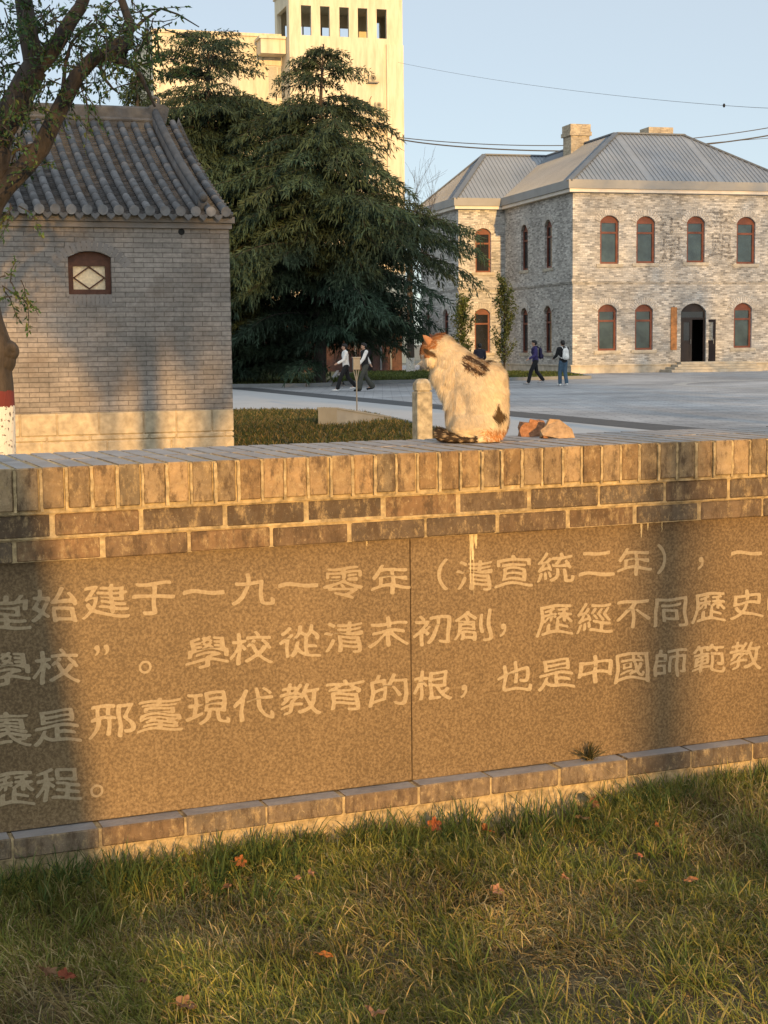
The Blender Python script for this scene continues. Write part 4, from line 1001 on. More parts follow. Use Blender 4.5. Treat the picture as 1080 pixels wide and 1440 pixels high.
# --- two young upright trees by the hall
def sapling(px, pyb, Y, ptop, w, label, seed, colr):
    p = on_y(px, pyb, Y); nr = np.random.default_rng(seed); h = on_y(px, ptop, Y)[2]
    r_ = empty('young_tree', (p[0], p[1], .05), label=label, cat='tree', group='young trees by the hall')
    b = MB(); tips = []; b.tube([(0, 0, 0), (.03, 0, h * .4), (0, .03, h * .95)], [.05, .04, .012], 7)
    b.build('trunk', MT['bark'], r_); b = MB(); P, D = [], []
    rg = random.Random(seed)
    for k in range(34):
        z = h * (.12 + .8 * (k / 34)); a = rg.uniform(0, 2 * PI); L = w * rg.uniform(.5, 1.15) * (1.25 - .9 * abs(k / 34 - .4)); d = np.array([math.cos(a) * .5, math.sin(a) * .5, .85]); q = np.array([0, 0, z]) + d * L
        b.tube([(0, 0, z), (0, 0, z) + d * L * .5 + np.array([0, 0, -.03]), q], [.014, .01, .005], 4, caps=False)
        n = 75; u = nr.uniform(.15, 1.05, n); P.append(np.array([0, 0, z]) + np.outer(u * L, d) + nr.normal(0, .07, (n, 3))); D.append(nr.normal(0, 1, (n, 3)) + d * .7)
    b.build('branches', MT['bark'], r_, fix=False); P, D = np.concatenate(P), np.concatenate(D); n = len(P)
    link('crown', leaves_mesh(P, D, nr.uniform(.08, .17, n), nr.uniform(.05, .09, n), tone(n, colr, .3, nr), .2, nr), MT['leaf'], r_)
GREEN = [(.085, .115, .03), (.12, .15, .04), (.06, .085, .028), (.15, .16, .05)]
sapling(650, 526, 76, 418, .95, 'shorter young tree with pale green leaves, left of the red window in the hall corner', 5, GREEN)
sapling(709, 522, 72, 392, 1.05, 'taller slender young tree in front of the white downpipe of the hall', 6, [(.065, .085, .03), (.085, .10, .035), (.045, .065, .025)])

# --- big old tree at the left, painted foot, limbs sweeping over the house roof
lt0 = on_y(-6, 640, 13.0); LT = empty('old_tree', (lt0[0], lt0[1], 0), label='old leaning tree with whitewashed, red-banded foot and limbs over the tiled roof', cat='tree')
def LP(px, py, dy=0): p = on_y(px, py, 13.0 + dy); return (p[0] - lt0[0], p[1] - lt0[1], p[2])
b = MB(); b.smooth = True
b.tube([(-.02, 0, 0), LP(-6, 640), LP(-5, 575), LP(-6, 545), LP(-10, 515), LP(-10, 495), LP(-22, 455), LP(-34, 400), LP(-34, 330), LP(-24, 270), LP(-8, 205)], [.21, .17, .155, .15, .155, .175, .16, .155, .16, .165, .15], 16)
b.ball(LP(9, 494), (.11, .12, .10)); b.ball(LP(3, 505), (.12, .12, .14)); b.ball(LP(14, 490, -.05), (.06, .06, .055))
b.build('trunk', MT['bark_painted'], LT)
b = MB(); b.smooth = True; tips = []
def limb(pts, r0, r1): P = [LP(*p) for p in pts]; b.tube(P, list(np.linspace(r0 * .86, r1 * .86, len(P))), 9, caps=False); return P
limb([(-14, 220), (2, 180), (26, 140), (42, 108), (50, 95)], .15, .125)
limb([(50, 100), (46, 78), (40, 50), (36, 18), (30, -20), (26, -60)], .105, .075)
limb([(48, 98), (68, 78), (84, 55), (100, 28), (113, 10), (124, -20), (140, -60)], .09, .05)
limb([(-36, 380), (-24, 330), (-8, 285), (8, 262), (36, 234), (58, 208), (72, 178), (90, 142), (108, 108), (130, 84), (152, 74), (172, 68), (186, 56)], .115, .055)
limb([(150, 75), (160, 62), (180, 54), (184, 36), (176, 14), (168, -10)], .06, .035)
limb([(152, 78), (172, 88), (188, 94), (198, 108), (208, 128), (218, 150)], .045, .012)
limb([(86, 150), (92, 90), (100, 60), (118, 40), (130, 28)], .022, .008); limb([(140, 92), (148, 112), (158, 124), (168, 132)], .02, .007)
limb([(180, 50), (200, 30), (226, 12), (250, 20), (280, 38)], .02, .005); limb([(60, 200), (40, 205), (22, 212), (16, 228)], .02, .007)
rg = random.Random(31); LV = []
def twig(p, d, L):
    nonlocal_pts = [np.array(p)]; q = np.array(p, float); dd = unit(np.array(d, float))
    for i in range(4): dd = unit(dd + np.array([rg.gauss(0, .25), rg.gauss(0, .25), rg.gauss(-.08, .2)])); q = q + dd * L / 4; nonlocal_pts.append(q.copy())
    b.tube(nonlocal_pts, [.006, .005, .004, .003, .002], 4, caps=False); LV.append(nonlocal_pts)
spots = []
for (px, py, sxp, syp, n) in ((15, 20, 35, 30, 16), (20, 85, 30, 35, 14), (75, 25, 35, 30, 17), (110, 60, 40, 40, 15), (150, 30, 45, 35, 24), (200, 50, 30, 45, 24), (60, 115, 35, 22, 10), (120, 125, 30, 25, 7), (25, 175, 25, 40, 10), (22, 215, 22, 25, 7), (15, 290, 18, 10, 4), (15, 395, 22, 18, 6), (175, 85, 25, 25, 10), (-5, 120, 20, 60, 8)):
    for k in range(int(n * 1.4)): spots.append((rg.gauss(px, sxp * .55), rg.gauss(py, syp * .55), rg.uniform(-.7, .7)))
for (px, py, dy) in spots: twig(LP(px, py, dy), (rg.gauss(0, .7), rg.gauss(0, .6), rg.gauss(-.35, .5)), rg.uniform(.25, .5))
b.build('limbs', MT['bark'], LT, fix=False)
P, D = [], []; nr = np.random.default_rng(5)
for pts in LV:
    A = np.array(pts); n = 24; u = nr.uniform(.1, 1, n) * (len(A) - 1); i = np.minimum(u.astype(int), len(A) - 2); f_ = (u - i)[:, None]
    P.append(A[i] * (1 - f_) + A[i + 1] * f_ + nr.normal(0, .012, (n, 3))); D.append((A[-1] - A[0]) * 1.2 + nr.normal(0, .3, (n, 3)) + np.array([0, 0, -.16]))
P, D = np.concatenate(P), np.concatenate(D); n = len(P)
link('crown', leaves_mesh(P, D, nr.uniform(.032, .062, n), nr.uniform(.014, .025, n), tone(n, [(.045, .095, .032), (.035, .075, .03), (.065, .115, .036), (.10, .12, .035)], .3, nr), .2, nr), MT['leaf'], LT)

# --- street trees behind the photographer, on the sun side: their trunks and crowns throw the soft shadows
def street_tree(x, y, h, crown, r0, label, seed, lean=(0, 0), kids=3, leaf=.16, n_leaf=40, depth=3, fork=2.6, L0=2.0, z0=.1):
    rg = random.Random(seed); nr = np.random.default_rng(seed)
    o = empty('street_tree', (x, y, z0), label=label, cat='tree', group='street trees behind the lawn')
    t = MB(); pts = [(lean[0] * s * s, lean[1] * s * s, fork * s) for s in np.linspace(0, 1, 6)]; t.tube(pts, list(np.linspace(r0, r0 * .8, 6)), 12); t.build('trunk', MT['bark'], o)
    b = MB(); tips = []
    for k in range(4): a = k * PI / 2 + rg.uniform(-.4, .4); branchy(b, pts[-1], (math.cos(a) * .6, math.sin(a) * .6, 1.0), L0, r0 * .55, depth, tips, .75, .25, 4, kids, rg)
    b.build('limbs', MT['bark'], o, fix=False); P, D = [], []
    for pts_, d in tips:
        A = np.array(pts_); u = nr.uniform(0, 1, n_leaf) * (len(A) - 1); i = np.minimum(u.astype(int), len(A) - 2); f_ = (u - i)[:, None]
        P.append(A[i] * (1 - f_) + A[i + 1] * f_ + nr.normal(0, crown, (n_leaf, 3))); D.append(nr.normal(0, 1, (n_leaf, 3)) + np.array([0, 0, -.4]))
    P, D = np.concatenate(P), np.concatenate(D); n = len(P); ok = P[:, 2] > fork + .4; P, D = P[ok], D[ok]; n = len(P)
    link('crown', leaves_mesh(P, D, nr.uniform(.6, 1.2, n) * leaf, nr.uniform(.4, .75, n) * leaf, tone(n, GREEN, .3, nr), .2, nr), MT['leaf'], o)
    return o
street_tree(2.36, -7.26, 9, .3, .36, 'thick leaning street tree standing nearest behind the photographer', 41, (-.55, -.22), fork=4.6, L0=2.4, n_leaf=55)
street_tree(9.0, -21.8, 12, .35, .19, 'leaning street tree far behind the lawn, beside a slimmer one', 42, (1.35, .5), fork=6.6, L0=2.2)
street_tree(8.2, -19.6, 12, .3, .12, 'slim upright street tree beside the leaning one', 44, (.15, 0), fork=6.4, depth=2, L0=2.0)
street_tree(4.4, -4.3, 11, .35, .20, 'street tree with a wide high crown, right behind the photographer', 43, fork=6.0, n_leaf=10, L0=2.5)
for i, (x, y, lab) in enumerate(((14.5, -6, 'first of three unseen tall trees added to shade the cedars'), (19, -8, 'second of three unseen tall trees added to shade the cedars'), (24, -5, 'third of three unseen tall trees added to shade the cedars'))):  # row added out of view to keep sun off the cedars
    street_tree(x, y, 18, .5, .3, lab, 60 + i, fork=5.5, L0=4.6, leaf=.42, n_leaf=50)
def round_tree(x, y, zc, rx, rz, n, leaf, label, seed):  # added out of view; evenly scattered crown thins the sun on the hall
    nr = np.random.default_rng(seed); rg = random.Random(seed); o = empty('added_shade_tree', (x, y, 0), label=label, cat='tree', group='unseen trees added to dim the hall')
    t = MB(); t.tube([(0, 0, 0), (.1, 0, zc * .4), (0, .1, zc - rz * .5)], [.4, .33, .22], 10); t.build('trunk', MT['bark'], o); b = MB(); tips = []
    for k in range(6): a = k * 1.05; branchy(b, (0, .05, zc - rz * (.7 - .1 * k)), (math.cos(a), math.sin(a), .7), rx * .6, .12, 2, tips, .6, .2, 4, 3, rg)
    b.build('limbs', MT['bark'], o, fix=False); P = nr.normal(0, 1, (n, 3)); P = unit(P) * nr.uniform(0, 1, (n, 1)) ** (1 / 3) * np.array([rx, rx, rz]) + np.array([0, 0, zc])
    link('crown', leaves_mesh(P, nr.normal(0, 1, (n, 3)), nr.uniform(.7, 1.2, n) * leaf, nr.uniform(.45, .7, n) * leaf, tone(n, GREEN, .3, nr), .2, nr), MT['leaf'], o)
for i, (x, y, lab) in enumerate(((37.8, -1, 'unseen round tree added to dim the hall, nearest of its row'), (42.6, -4, 'unseen round tree added to dim the hall, middle of its row'), (47.6, -1, 'unseen round tree added to dim the hall, far end of its row'))):
    round_tree(x, y, 17.5, 4.2, 9.5, 5200, .26, lab, 80 + i)
# ------------------------------------------------------------------ THE CAT
cp0 = on_z(669, 621, T_TOP); CY = rad(180 - 22)
cat = empty('cat', (cp0[0], cp0[1], T_TOP), CY, label='fluffy cream calico cat sitting on top of the inscribed wall, looking left', cat='cat'); cat.scale = (1.06, 1.05, 1.02)
S3 = lambda a, ra, c, rc: (a, (ra,) * 3 if not hasattr(ra, '__len__') else ra, c, (rc,) * 3 if not hasattr(rc, '__len__') else rc)
cat_parts = [S3((-.030, 0, .078), (.078, .078, .078), (-.022, 0, .155), (.086, .080, .084)), S3((-.022, 0, .155), (.086, .080, .084), (.022, 0, .212), (.074, .068, .068)),
    S3((-.036, 0, .196), (.070, .066, .070), (.0, 0, .205), (.072, .068, .066)), S3((.022, 0, .212), .068, (.062, 0, .254), .056), S3((.062, 0, .254), .056, (.104, 0, .292), .050),
    S3((.062, 0, .215), (.066, .062, .06), (.096, 0, .222), (.050, .056, .058)), S3((.095, 0, .22), (.05, .054, .052), (.062, 0, .14), (.042, .055, .05)),
    S3((.03, 0, .15), (.06, .07, .07), (.03, 0, .07), (.052, .072, .062)), S3((.058, .026, .12), .034, (.064, .026, .022), .024), S3((.058, -.026, .12), .034, (.07, -.026, .022), .022), S3((.068, .026, .014), .015, (.084, .026, .011), .013), S3((.074, -.026, .014), .015, (.092, -.026, .011), .013),
    S3((-.035, .040, .060), (.060, .046, .058), (.012, .044, .058), (.058, .040, .052)), S3((-.035, -.040, .060), (.060, .046, .058), (.012, -.044, .058), (.058, .040, .052)),
    S3((.0, .060, .018), .018, (.05, .056, .014), .015), S3((.0, -.060, .018), .018, (.05, -.056, .014), .015),
    S3((-.052, 0, .045), (.046, .066, .045), (-.03, 0, .045), (.05, .075, .045)),
    S3((.116, 0, .302), (.052, .053, .052), (.130, 0, .298), (.048, .051, .048)), S3((.148, 0, .299), (.036, .042, .040), (.150, 0, .292), (.035, .041, .038)),
    S3((.156, .013, .275), .019, (.167, .007, .270), .0145), S3((.156, -.013, .275), .019, (.167, -.007, .270), .0145), S3((.162, 0, .300), .015, (.174, 0, .280), .010), S3((.155, 0, .260), .013, (.161, 0, .258), .010),
    S3((.140, .034, .278), .020, (.136, .034, .276), .020), S3((.140, -.034, .278), .020, (.136, -.034, .276), .020)]
tail = [(-.080, .030, .016), (-.055, .072, .012), (-.02, .092, .010), (.02, .096, .012), (.058, .088, .017), (.088, .074, .023), (.104, .056, .034)]
tr_ = [.014, .010, .009, .010, .016, .021, .017]
for i in range(len(tail) - 1): cat_parts.append(S3(tail[i], tr_[i], tail[i + 1], tr_[i + 1]))
cbody = blob(cat_parts, .0042, 16)
def cat_colour(p):
    x, y, z = p[:, 0], p[:, 1], p[:, 2]; n = len(p); C = np.tile(np.array([.73, .595, .40]), (n, 1)); rn = NR.uniform(0, 1, n)
    def put(mask, c): C[mask] = np.array(c) * NR.uniform(.8, 1.2, (mask.sum(), 1))
    put((((x > .108) & (z > .304 + .03 * (x < .12))) | ((x > .138) & (z > .276))) & (rn < .95), (.50, .215, .075))                 # ginger face and ears
    put((x > .160) & (z < .288), (.72, .60, .48)); put((z < .262) & (x > .14), (.74, .63, .49))
    put((np.abs(y) > .014) & ((x - .142) ** 2 / .021 ** 2 + (z - .294 - (x - .142) * .45) ** 2 / .009 ** 2 < 1), (.16, .085, .035))     # dark cheek stripe
    q = (x + .008) * .80 + (z - .258) * .6; w = -(x + .008) * .6 + (z - .258) * .80
    st = np.sin(w * 330 + q * 50) * .5 + .5
    m_ = ((q / .050) ** 2 + (w / .032 - .1) ** 2 < .8 + .4 * rn) & (y > -.035) & (rn < .95); put(m_ & (st > .42), (.085, .048, .027)); put(m_ & (st <= .42) & (rn < .6), (.34, .19, .08))
    put(((x + .088) ** 2 / (.0145 * np.clip((.150 - z) / .06, .2, 1) * (1 + .15 * np.sin(z * 150 + x * 60))) ** 2 + (z - .100 - (x + .088) * .5) ** 2 / .036 ** 2 < 1.25 - .6 * rn) & (y > -.03), (.10, .06, .026))
    put(rn < .95 - ((x + .080) ** 2 / .036 ** 2 + (z - .028) ** 2 / .034 ** 2), (.54, .25, .09))
    td_ = np.full(n, 9.0)
    for (q0, q1, r_0, r_1) in zip(tail[:-1], tail[1:], tr_[:-1], tr_[1:]):
        q0, q1 = np.array(q0), np.array(q1); d_ = q1 - q0; u_ = np.clip(((p - q0) @ d_) / (d_ @ d_), 0, 1); td_ = np.minimum(td_, np.linalg.norm(p - q0 - u_[:, None] * d_, axis=1) - (r_0 + (r_1 - r_0) * u_))
    tl = (td_ < .004) & (x > -.04) & ((y > .078) | (x > .075))
    ms_ = np.sin(x * 190 + y * 60) * np.sin(z * 230 + y * 120); put(tl & (ms_ + rn < 1.05), (.055, .036, .022)); put(tl & (ms_ + rn >= 1.05), (.40, .29, .17))
    return C
Vb = np.empty(len(cbody.vertices) * 3); cbody.vertices.foreach_get('co', Vb); Vb = Vb.reshape(-1, 3)
a = cbody.attributes.new('col', 'FLOAT_COLOR', 'POINT'); a.data.foreach_set('color', np.concatenate([cat_colour(Vb), np.ones((len(Vb), 1))], 1).astype(np.float32).ravel())
link('body', cbody, MT['fur'], cat)
# ears: thin curved shells with a pink inside
def ear(sy):
    base = [(.126, sy * .034, .332), (.132, sy * .043, .322), (.144, sy * .044, .318), (.156, sy * .036, .324), (.158, sy * .022, .333), (.142, sy * .018, .343)]
    tip = (.160, sy * .045, .352) if sy > 0 else (.170, sy * .040, .358); b = MB(); b.smooth = True; b.cur = (.40, .19, .09) if sy > 0 else (.12, .07, .045)
    mid = [tuple(np.array(p) * .45 + np.array(tip) * .55 + np.array([(-.004 if i in (0, 1) else .002), sy * (.003 if i in (1, 2) else -.001), .003])) for i, p in enumerate(base)]
    b.add(base + mid + [tip], [(0, 1, 7, 6), (1, 2, 8, 7), (2, 3, 9, 8), (6, 7, 12), (7, 8, 12), (8, 9, 12), (0, 6, 11, 5), (6, 12, 11)])
    b.cur = (.26, .11, .075); inn = [tuple(np.array(p) + np.array([-.003, -sy * .002, 0])) for p in (base[3], mid[3], tip, base[4], mid[4])]
    b.add([base[3], mid[3], tip, base[5], mid[5]], [(0, 1, 4, 3), (1, 2, 4)])
    return b.build('ear', MT['fur'], cat, fix=False)
ear(1); ear(-1)
eyem, t, bs = nodes('cat_eye'); bs.inputs['Base Color'].default_value = (.30, .26, .05, 1); bs.inputs['Roughness'].default_value = .05
for sy in (1, -1): b = MB(); b.smooth = True; b.ball((.1695, sy * .0225, .3035), (.0055, .005, .0055), 12, 8); e_ = b.build('eye', eyem, cat); b = MB(); b.ball((.175, sy * .0235, .3035), (.0026, .002, .0052), 8, 6); b.build('pupil', MT['dark'], e_)
b = MB(); b.ball((.1815, 0, .2765), (.004, .006, .0038), 10, 6); b.build('nose', plain('cat_nose', (.42, .18, .15), .4), cat)
b = MB()
for sy in (1, -1):
    for k in range(5):
        p = np.array((.168, sy * .016, .272 - .003 * k)); d = np.array((.015 - .01 * k, sy * .045, -.012 + .006 * k - .01)); b.tube([p, p + d * .6, p + d + np.array([0, 0, -.006])], [.00035, .0003, .00015], 3)
b.build('whiskers', plain('whisker_white', (.8, .78, .74), .5), cat)
# fur: short locks laid along the body, longest on the ruff
cbody.calc_loop_triangles(); nT = len(cbody.loop_triangles); ti = np.empty(nT * 3, dtype=np.int32); cbody.loop_triangles.foreach_get('vertices', ti); ti = ti.reshape(-1, 3)
vn = np.empty(len(Vb) * 3); cbody.vertices.foreach_get('normal', vn); vn = vn.reshape(-1, 3)
A_, B2, C_ = Vb[ti[:, 0]], Vb[ti[:, 1]], Vb[ti[:, 2]]; ar = np.linalg.norm(np.cross(B2 - A_, C_ - A_), axis=1); nf = 85000
pick = NR.choice(nT, nf, p=ar / ar.sum()); r1, r2 = NR.uniform(0, 1, (2, nf)); q = np.sqrt(r1); w0, w1, w2 = (1 - q)[:, None], (q * (1 - r2))[:, None], (q * r2)[:, None]
P = A_[pick] * w0 + B2[pick] * w1 + C_[pick] * w2; Nn = unit(vn[ti[pick, 0]] * w0 + vn[ti[pick, 1]] * w1 + vn[ti[pick, 2]] * w2)
flow = np.tile(np.array([-.55, 0, -1.0]), (nf, 1)); hd = P[:, 0] > .112; flow[hd & (P[:, 2] > .26)] = (-1, 0, -.15); ruff = (P[:, 0] > .05) & (P[:, 2] > .12) & (P[:, 2] < .275); flow[ruff] = (.05, 0, -1)
tm = (P[:, 2] < .05) & (P[:, 1] > .075); flow[tm] = (1, .1, .1)
flow = flow - Nn * (flow * Nn).sum(1, keepdims=True); flow = unit(flow)
cl = np.sin(P[:, 0] * 140 + P[:, 2] * 90)[:, None] * .22 + np.sin(P[:, 1] * 170 - P[:, 2] * 120)[:, None] * .22
D = unit(flow + np.cross(Nn, flow) * cl + Nn * .28 + NR.normal(0, .16, (nf, 3)))
L = NR.uniform(.009, .017, nf); face = (P[:, 0] > .138) & (P[:, 2] > .265); L[face] = NR.uniform(.004, .008, face.sum()); L[ruff] = NR.uniform(.012, .026, ruff.sum()); L[(P[:, 2] < .02)] *= .55
L = L[:, None]; Sd = unit(np.cross(D, Nn)) * NR.uniform(.0006, .0011, nf)[:, None]; tip = P + D * L + flow * L * .25; mid = P + D * L * .55
tip[:, 2] = np.maximum(tip[:, 2], .002); mid[:, 2] = np.maximum(mid[:, 2], .0015)
Vf = np.stack([P - Sd, P + Sd, mid + Sd * .8, mid - Sd * .8, tip], 1).reshape(-1, 3); i5 = np.arange(nf)[:, None] * 5
Fq = np.concatenate([i5 + [[0, 1, 2]], i5 + [[0, 2, 3]], i5 + [[3, 2, 4]]], 0); C = cat_colour(P) * NR.uniform(.82, 1.15, (nf, 1))
fur = link('fur', np_mesh('fur', Vf, Fq, np.repeat(C, 5, 0)), MT['fur'], cat)

# ------------------------------------------------------------------ PEOPLE
SKIN = plain('skin', (.42, .25, .17), .55, .08, 20)
HAIR = plain('black_hair', (.012, .010, .009), .5, .3, 40)
def cloth(name, c): return plain(name, c, .9, .22, 9, .4, 25)
def person(px, py, yaw, h, label, top, trousers, shoes, step=.25, arms=((.1, -.2), (.1, -.2)), sleeves=None, flare=.06, lean=.03, group='people walking across the plaza'):
    p0 = on_z(px, py, 0.0); k = h / 1.72
    o = empty('person', (p0[0], p0[1], 0), yaw, label=label, cat='person', group=group); o.scale = (k, k, k)
    E3 = lambda a, ra, b, rb: (a, (ra,) * 3 if not hasattr(ra, '__len__') else ra, b, (rb,) * 3 if not hasattr(rb, '__len__') else rb)
    hip, kn, an = {}, {}, {}
    for s in (1, -1):
        st = step * s; hip[s] = (0, .085 * s, .90); back = max(0, -st)
        an[s] = (st * 1.0, .085 * s, .085 + back * .22); kn[s] = (st * .5 + .05 + back * .12, .088 * s, .49 + .01)
    sh = {s: (lean, .185 * s, 1.395) for s in (1, -1)}; el, wr = {}, {}
    for s, (f1, f2) in zip((1, -1), arms):
        e = np.array(sh[s]) + np.array([math.sin(f1) * .28, .05 * s, -math.cos(f1) * .28]); g = f1 + f2; el[s] = tuple(e); wr[s] = tuple(e + np.array([math.sin(g) * .25, -.01 * s, -math.cos(g) * .25]))
    torso = [E3((0, 0, .93), (.10, .145, .10), (lean * .4, 0, 1.10), (.085, .125, .09)), E3((lean * .4, 0, 1.10), (.085, .125, .09), (lean, 0, 1.30), (.10, .155, .10)), E3((lean, .13, 1.38), .062, (lean, -.13, 1.38), .062)]
    B = list(torso) + [E3((lean, 0, 1.40), .06, (lean + .02, 0, 1.50), .05), E3((lean + .025, 0, 1.60), (.088, .072, .10), (lean + .035, 0, 1.56), (.075, .062, .085)), E3((lean + .105, 0, 1.575), .012, (lean + .122, 0, 1.56), .012), E3((lean + .03, .074, 1.575), (.018, .008, .028), (lean + .03, .074, 1.575), (.018, .008, .028)), E3((lean + .03, -.074, 1.575), (.018, .008, .028), (lean + .03, -.074, 1.575), (.018, .008, .028))]
    for s in (1, -1):
        B += [E3(hip[s], .085, kn[s], .055), E3(kn[s], .055, an[s], .038), E3(an[s], .036, (an[s][0] + .15, an[s][1], an[s][2] - .045), .028), E3(sh[s], .05, el[s], .04), E3(el[s], .04, wr[s], .028)]
        w, e = np.array(wr[s]), np.array(el[s]); d = unit(w - e); pm = w + d * .07; B.append(E3(w, (.026,) * 3, pm, (.03,) * 3))
        sd = unit(np.cross(d, [0, 1, 0.001])); 
        for i, (off, ln) in enumerate(((-.027, .065), (-.009, .078), (.009, .074), (.026, .058))): f0 = pm + sd * off; B.append(E3(f0, .009, f0 + d * ln + np.array([0, -.02 * s, 0]), .008))
        B.append(E3(w + d * .025 + sd * .02, .011, w + d * .065 + sd * .055, .009))
    link('body', blob(B, .0135, 2), SKIN, o)
    J = [(a_, np.array(ra) + .028, b_, np.array(rb) + .028) for a_, ra, b_, rb in torso]; SL = []
    for s in (1, -1): SL += [E3(sh[s], .070, el[s], .060), E3(el[s], .060, tuple(np.array(wr[s]) * .93 + np.array(el[s]) * .07), .048)]
    J.append(E3((lean, .02, 1.44), .062, (lean, -.02, 1.44), .062))
    if sleeves: link('jacket', blob(J, .02, 3), top, o); link('sleeves', blob(SL, .018, 3), sleeves, o)
    else: link('jacket', blob(J + SL, .02, 3), top, o)
    T = [E3((0, .0, .93), (.115, .155, .09), (0, 0, .88), (.115, .155, .09))]
    for s in (1, -1): T += [E3(hip[s], .10, kn[s], .078), E3(kn[s], .078, (an[s][0] - .01, an[s][1], an[s][2] + .03), .050 + flare * .5)]
    link('trousers', blob(T, .02, 3), trousers, o)
    for s in (1, -1): link('shoe', blob([E3((an[s][0] - .03, an[s][1], an[s][2] - .035), .046, (an[s][0] + .17, an[s][1], an[s][2] - .045 if an[s][2] < .1 else an[s][2] - .07), .038)], .012, 2), shoes, o)
    link('hair', blob([E3((lean + .008, 0, 1.635), (.100, .088, .085), (lean - .012, 0, 1.60), (.088, .083, .095)), E3((lean + .06, .0, 1.675), (.055, .07, .035), (lean + .03, 0, 1.675), (.05, .07, .04))], .012, 2), HAIR, o)
    for s in (1, -1): b = MB(); b.ball((lean + .101, s * .03, 1.592), (.008, .012, .008), 8, 6); b.build('eye', MT['dark'], o)
    return o, p0, k
def backpack(p0, k, yaw, mat, label):
    c, s_ = math.cos(yaw), math.sin(yaw); b0 = (-.20 * k, 0); o = empty('backpack', (p0[0] + c * b0[0], p0[1] + s_ * b0[0], .97 * k), yaw, label=label, cat='backpack'); o.scale = (k, k, k)
    T = lambda a, ra, b_, rb: (a, ra, b_, rb)
    link('bag', blob([T((0, 0, .11), (.085, .14, .11), (.01, 0, .34), (.07, .12, .11))], .014, 3), mat, o)
    link('pocket', blob([T((-.075, 0, .09), (.045, .10, .075), (-.07, 0, .13), (.045, .10, .075))], .012, 3), mat, o)
    b = MB()
    for sy in (.085, -.085): b.tube([(.05, sy, .42), (.14, sy * 1.1, .50), (.26, sy * 1.25, .49), (.335, sy * 1.3, .38), (.335, sy * 1.35, .24), (.24, sy * 1.8, .12), (.08, sy * 1.2, .06)], .016, 6)
    b.build('straps', mat, o)
    b = MB(); b.tube([(.03, -.03, .44), (.0, -.02, .49), (.0, .02, .49), (.03, .03, .44)], .01, 6); b.build('handle', mat, o)
WHITE = cloth('white_fabric', (.66, .65, .63)); BLACK = cloth('black_fabric', (.014, .014, .016))
P1, pp1, k1 = person(753, 540.5, rad(186), 1.72, 'person in a dark purple-blue jacket and black trousers striding left before the hall', cloth('purple_blue_jacket', (.045, .035, .115)), BLACK, cloth('grey_shoe', (.35, .34, .34)), step=.30, arms=((.15, .9), (-.2, .5)), flare=.05)
backpack(pp1, k1, rad(186), cloth('navy_backpack', (.022, .018, .05)), 'dark navy backpack worn by the person in the purple-blue jacket')
P2, pp2, k2 = person(792, 542.5, rad(112), 1.70, 'person in a black jacket and blue jeans seen from behind, nearest the hall corner', BLACK, cloth('blue_denim', (.055, .095, .14)), WHITE, step=.10, arms=((.3, .9), (.35, .8)), flare=.05)
backpack(pp2, k2, rad(112), WHITE, 'white backpack on the back of the person in blue jeans')
person(675, 541.5, rad(95), 1.62, 'person in a dark jacket standing behind the cat, before the tall red window', cloth('dark_jacket', (.022, .02, .03)), BLACK, BLACK, step=.06, arms=((.15, .5), (.3, .9)))
person(487, 550, rad(192), 1.66, 'person in a white top and black trousers, half hidden by cedar boughs', WHITE, BLACK, WHITE, step=.34, arms=((.3, .8), (-.3, .4)), flare=.05)
person(514, 550, rad(203), 1.68, 'person in a black vest with white sleeves and loose trousers, right of the sign post', BLACK, cloth('olive_grey_trousers', (.06, .06, .05)), BLACK, step=.28, arms=((.5, .2), (-.75, .25)), sleeves=WHITE, flare=.11)

# ------------------------------------------------------------------ SMALL THINGS OUTDOORS
# stone post with a rounded, faceted head
bp = on_y(594.5, 660, 18.0); post = empty('stone_post', (bp[0], bp[1], 0), rad(20), label='weathered square stone post with a faceted head, standing behind the wall left of the cat', cat='post')
zA, zB, zC = on_y(594, 549, 18)[2], on_y(594, 539, 18)[2], on_y(594, 532.5, 18)[2]; hw = .094
b = MB(); b.box(-hw, hw, -hw, hw, -.05, zA - .012, .012); b.build('shaft', MT['stone_post'], post)
b = MB(); g = .086
ring_ = lambda r, c, z: [(x * r, y * r, z) for x, y in ((-1, -c), (-c, -1), (c, -1), (1, -c), (1, c), (c, 1), (-c, 1), (-1, c))]
lv = [ring_(.078, .75, zA - .013), ring_(.078, .75, zA), ring_(hw, .72, zA + .003), ring_(hw * .98, .62, zB), ring_(hw * .62, .55, zC - .008), ring_(hw * .35, .5, zC)]
b.add([p for l in lv for p in l], [(i * 8 + q, i * 8 + (q + 1) % 8, (i + 1) * 8 + (q + 1) % 8, (i + 1) * 8 + q) for i in range(5) for q in range(8)] + [tuple(range(40, 48)), tuple(range(8))[::-1]]); b.build('head', MT['stone_post'], post)
# low concrete ramp block on the back lawn
ro = on_z(474, 600.5, 0); ra_ = rad(64); rp = empty('ramp_block', (ro[0], ro[1], 0), ra_, label='low grey concrete wedge block sloping down to the right on the back lawn', cat='block')
hgt = on_y(474, 574.5, ro[1])[2]; b = MB(); b.add([(0, 0, -.02), (0, .42, -.02), (0, .42, hgt), (0, 0, hgt), (2.5, 0, -.02), (2.5, .42, -.02), (2.5, .42, .06), (2.5, 0, .06)], [(0, 1, 2, 3), (4, 7, 6, 5), (3, 2, 6, 7), (0, 3, 7, 4), (1, 5, 6, 2), (0, 4, 5, 1)]); b.build('block', MT['concrete'], rp)
b = MB(); b.rib((.0, .21, hgt + .001), (2.45, .21, .075), .46, .02, (0, 0, 1)); b.build('top_slab', MT['concrete'], rp)
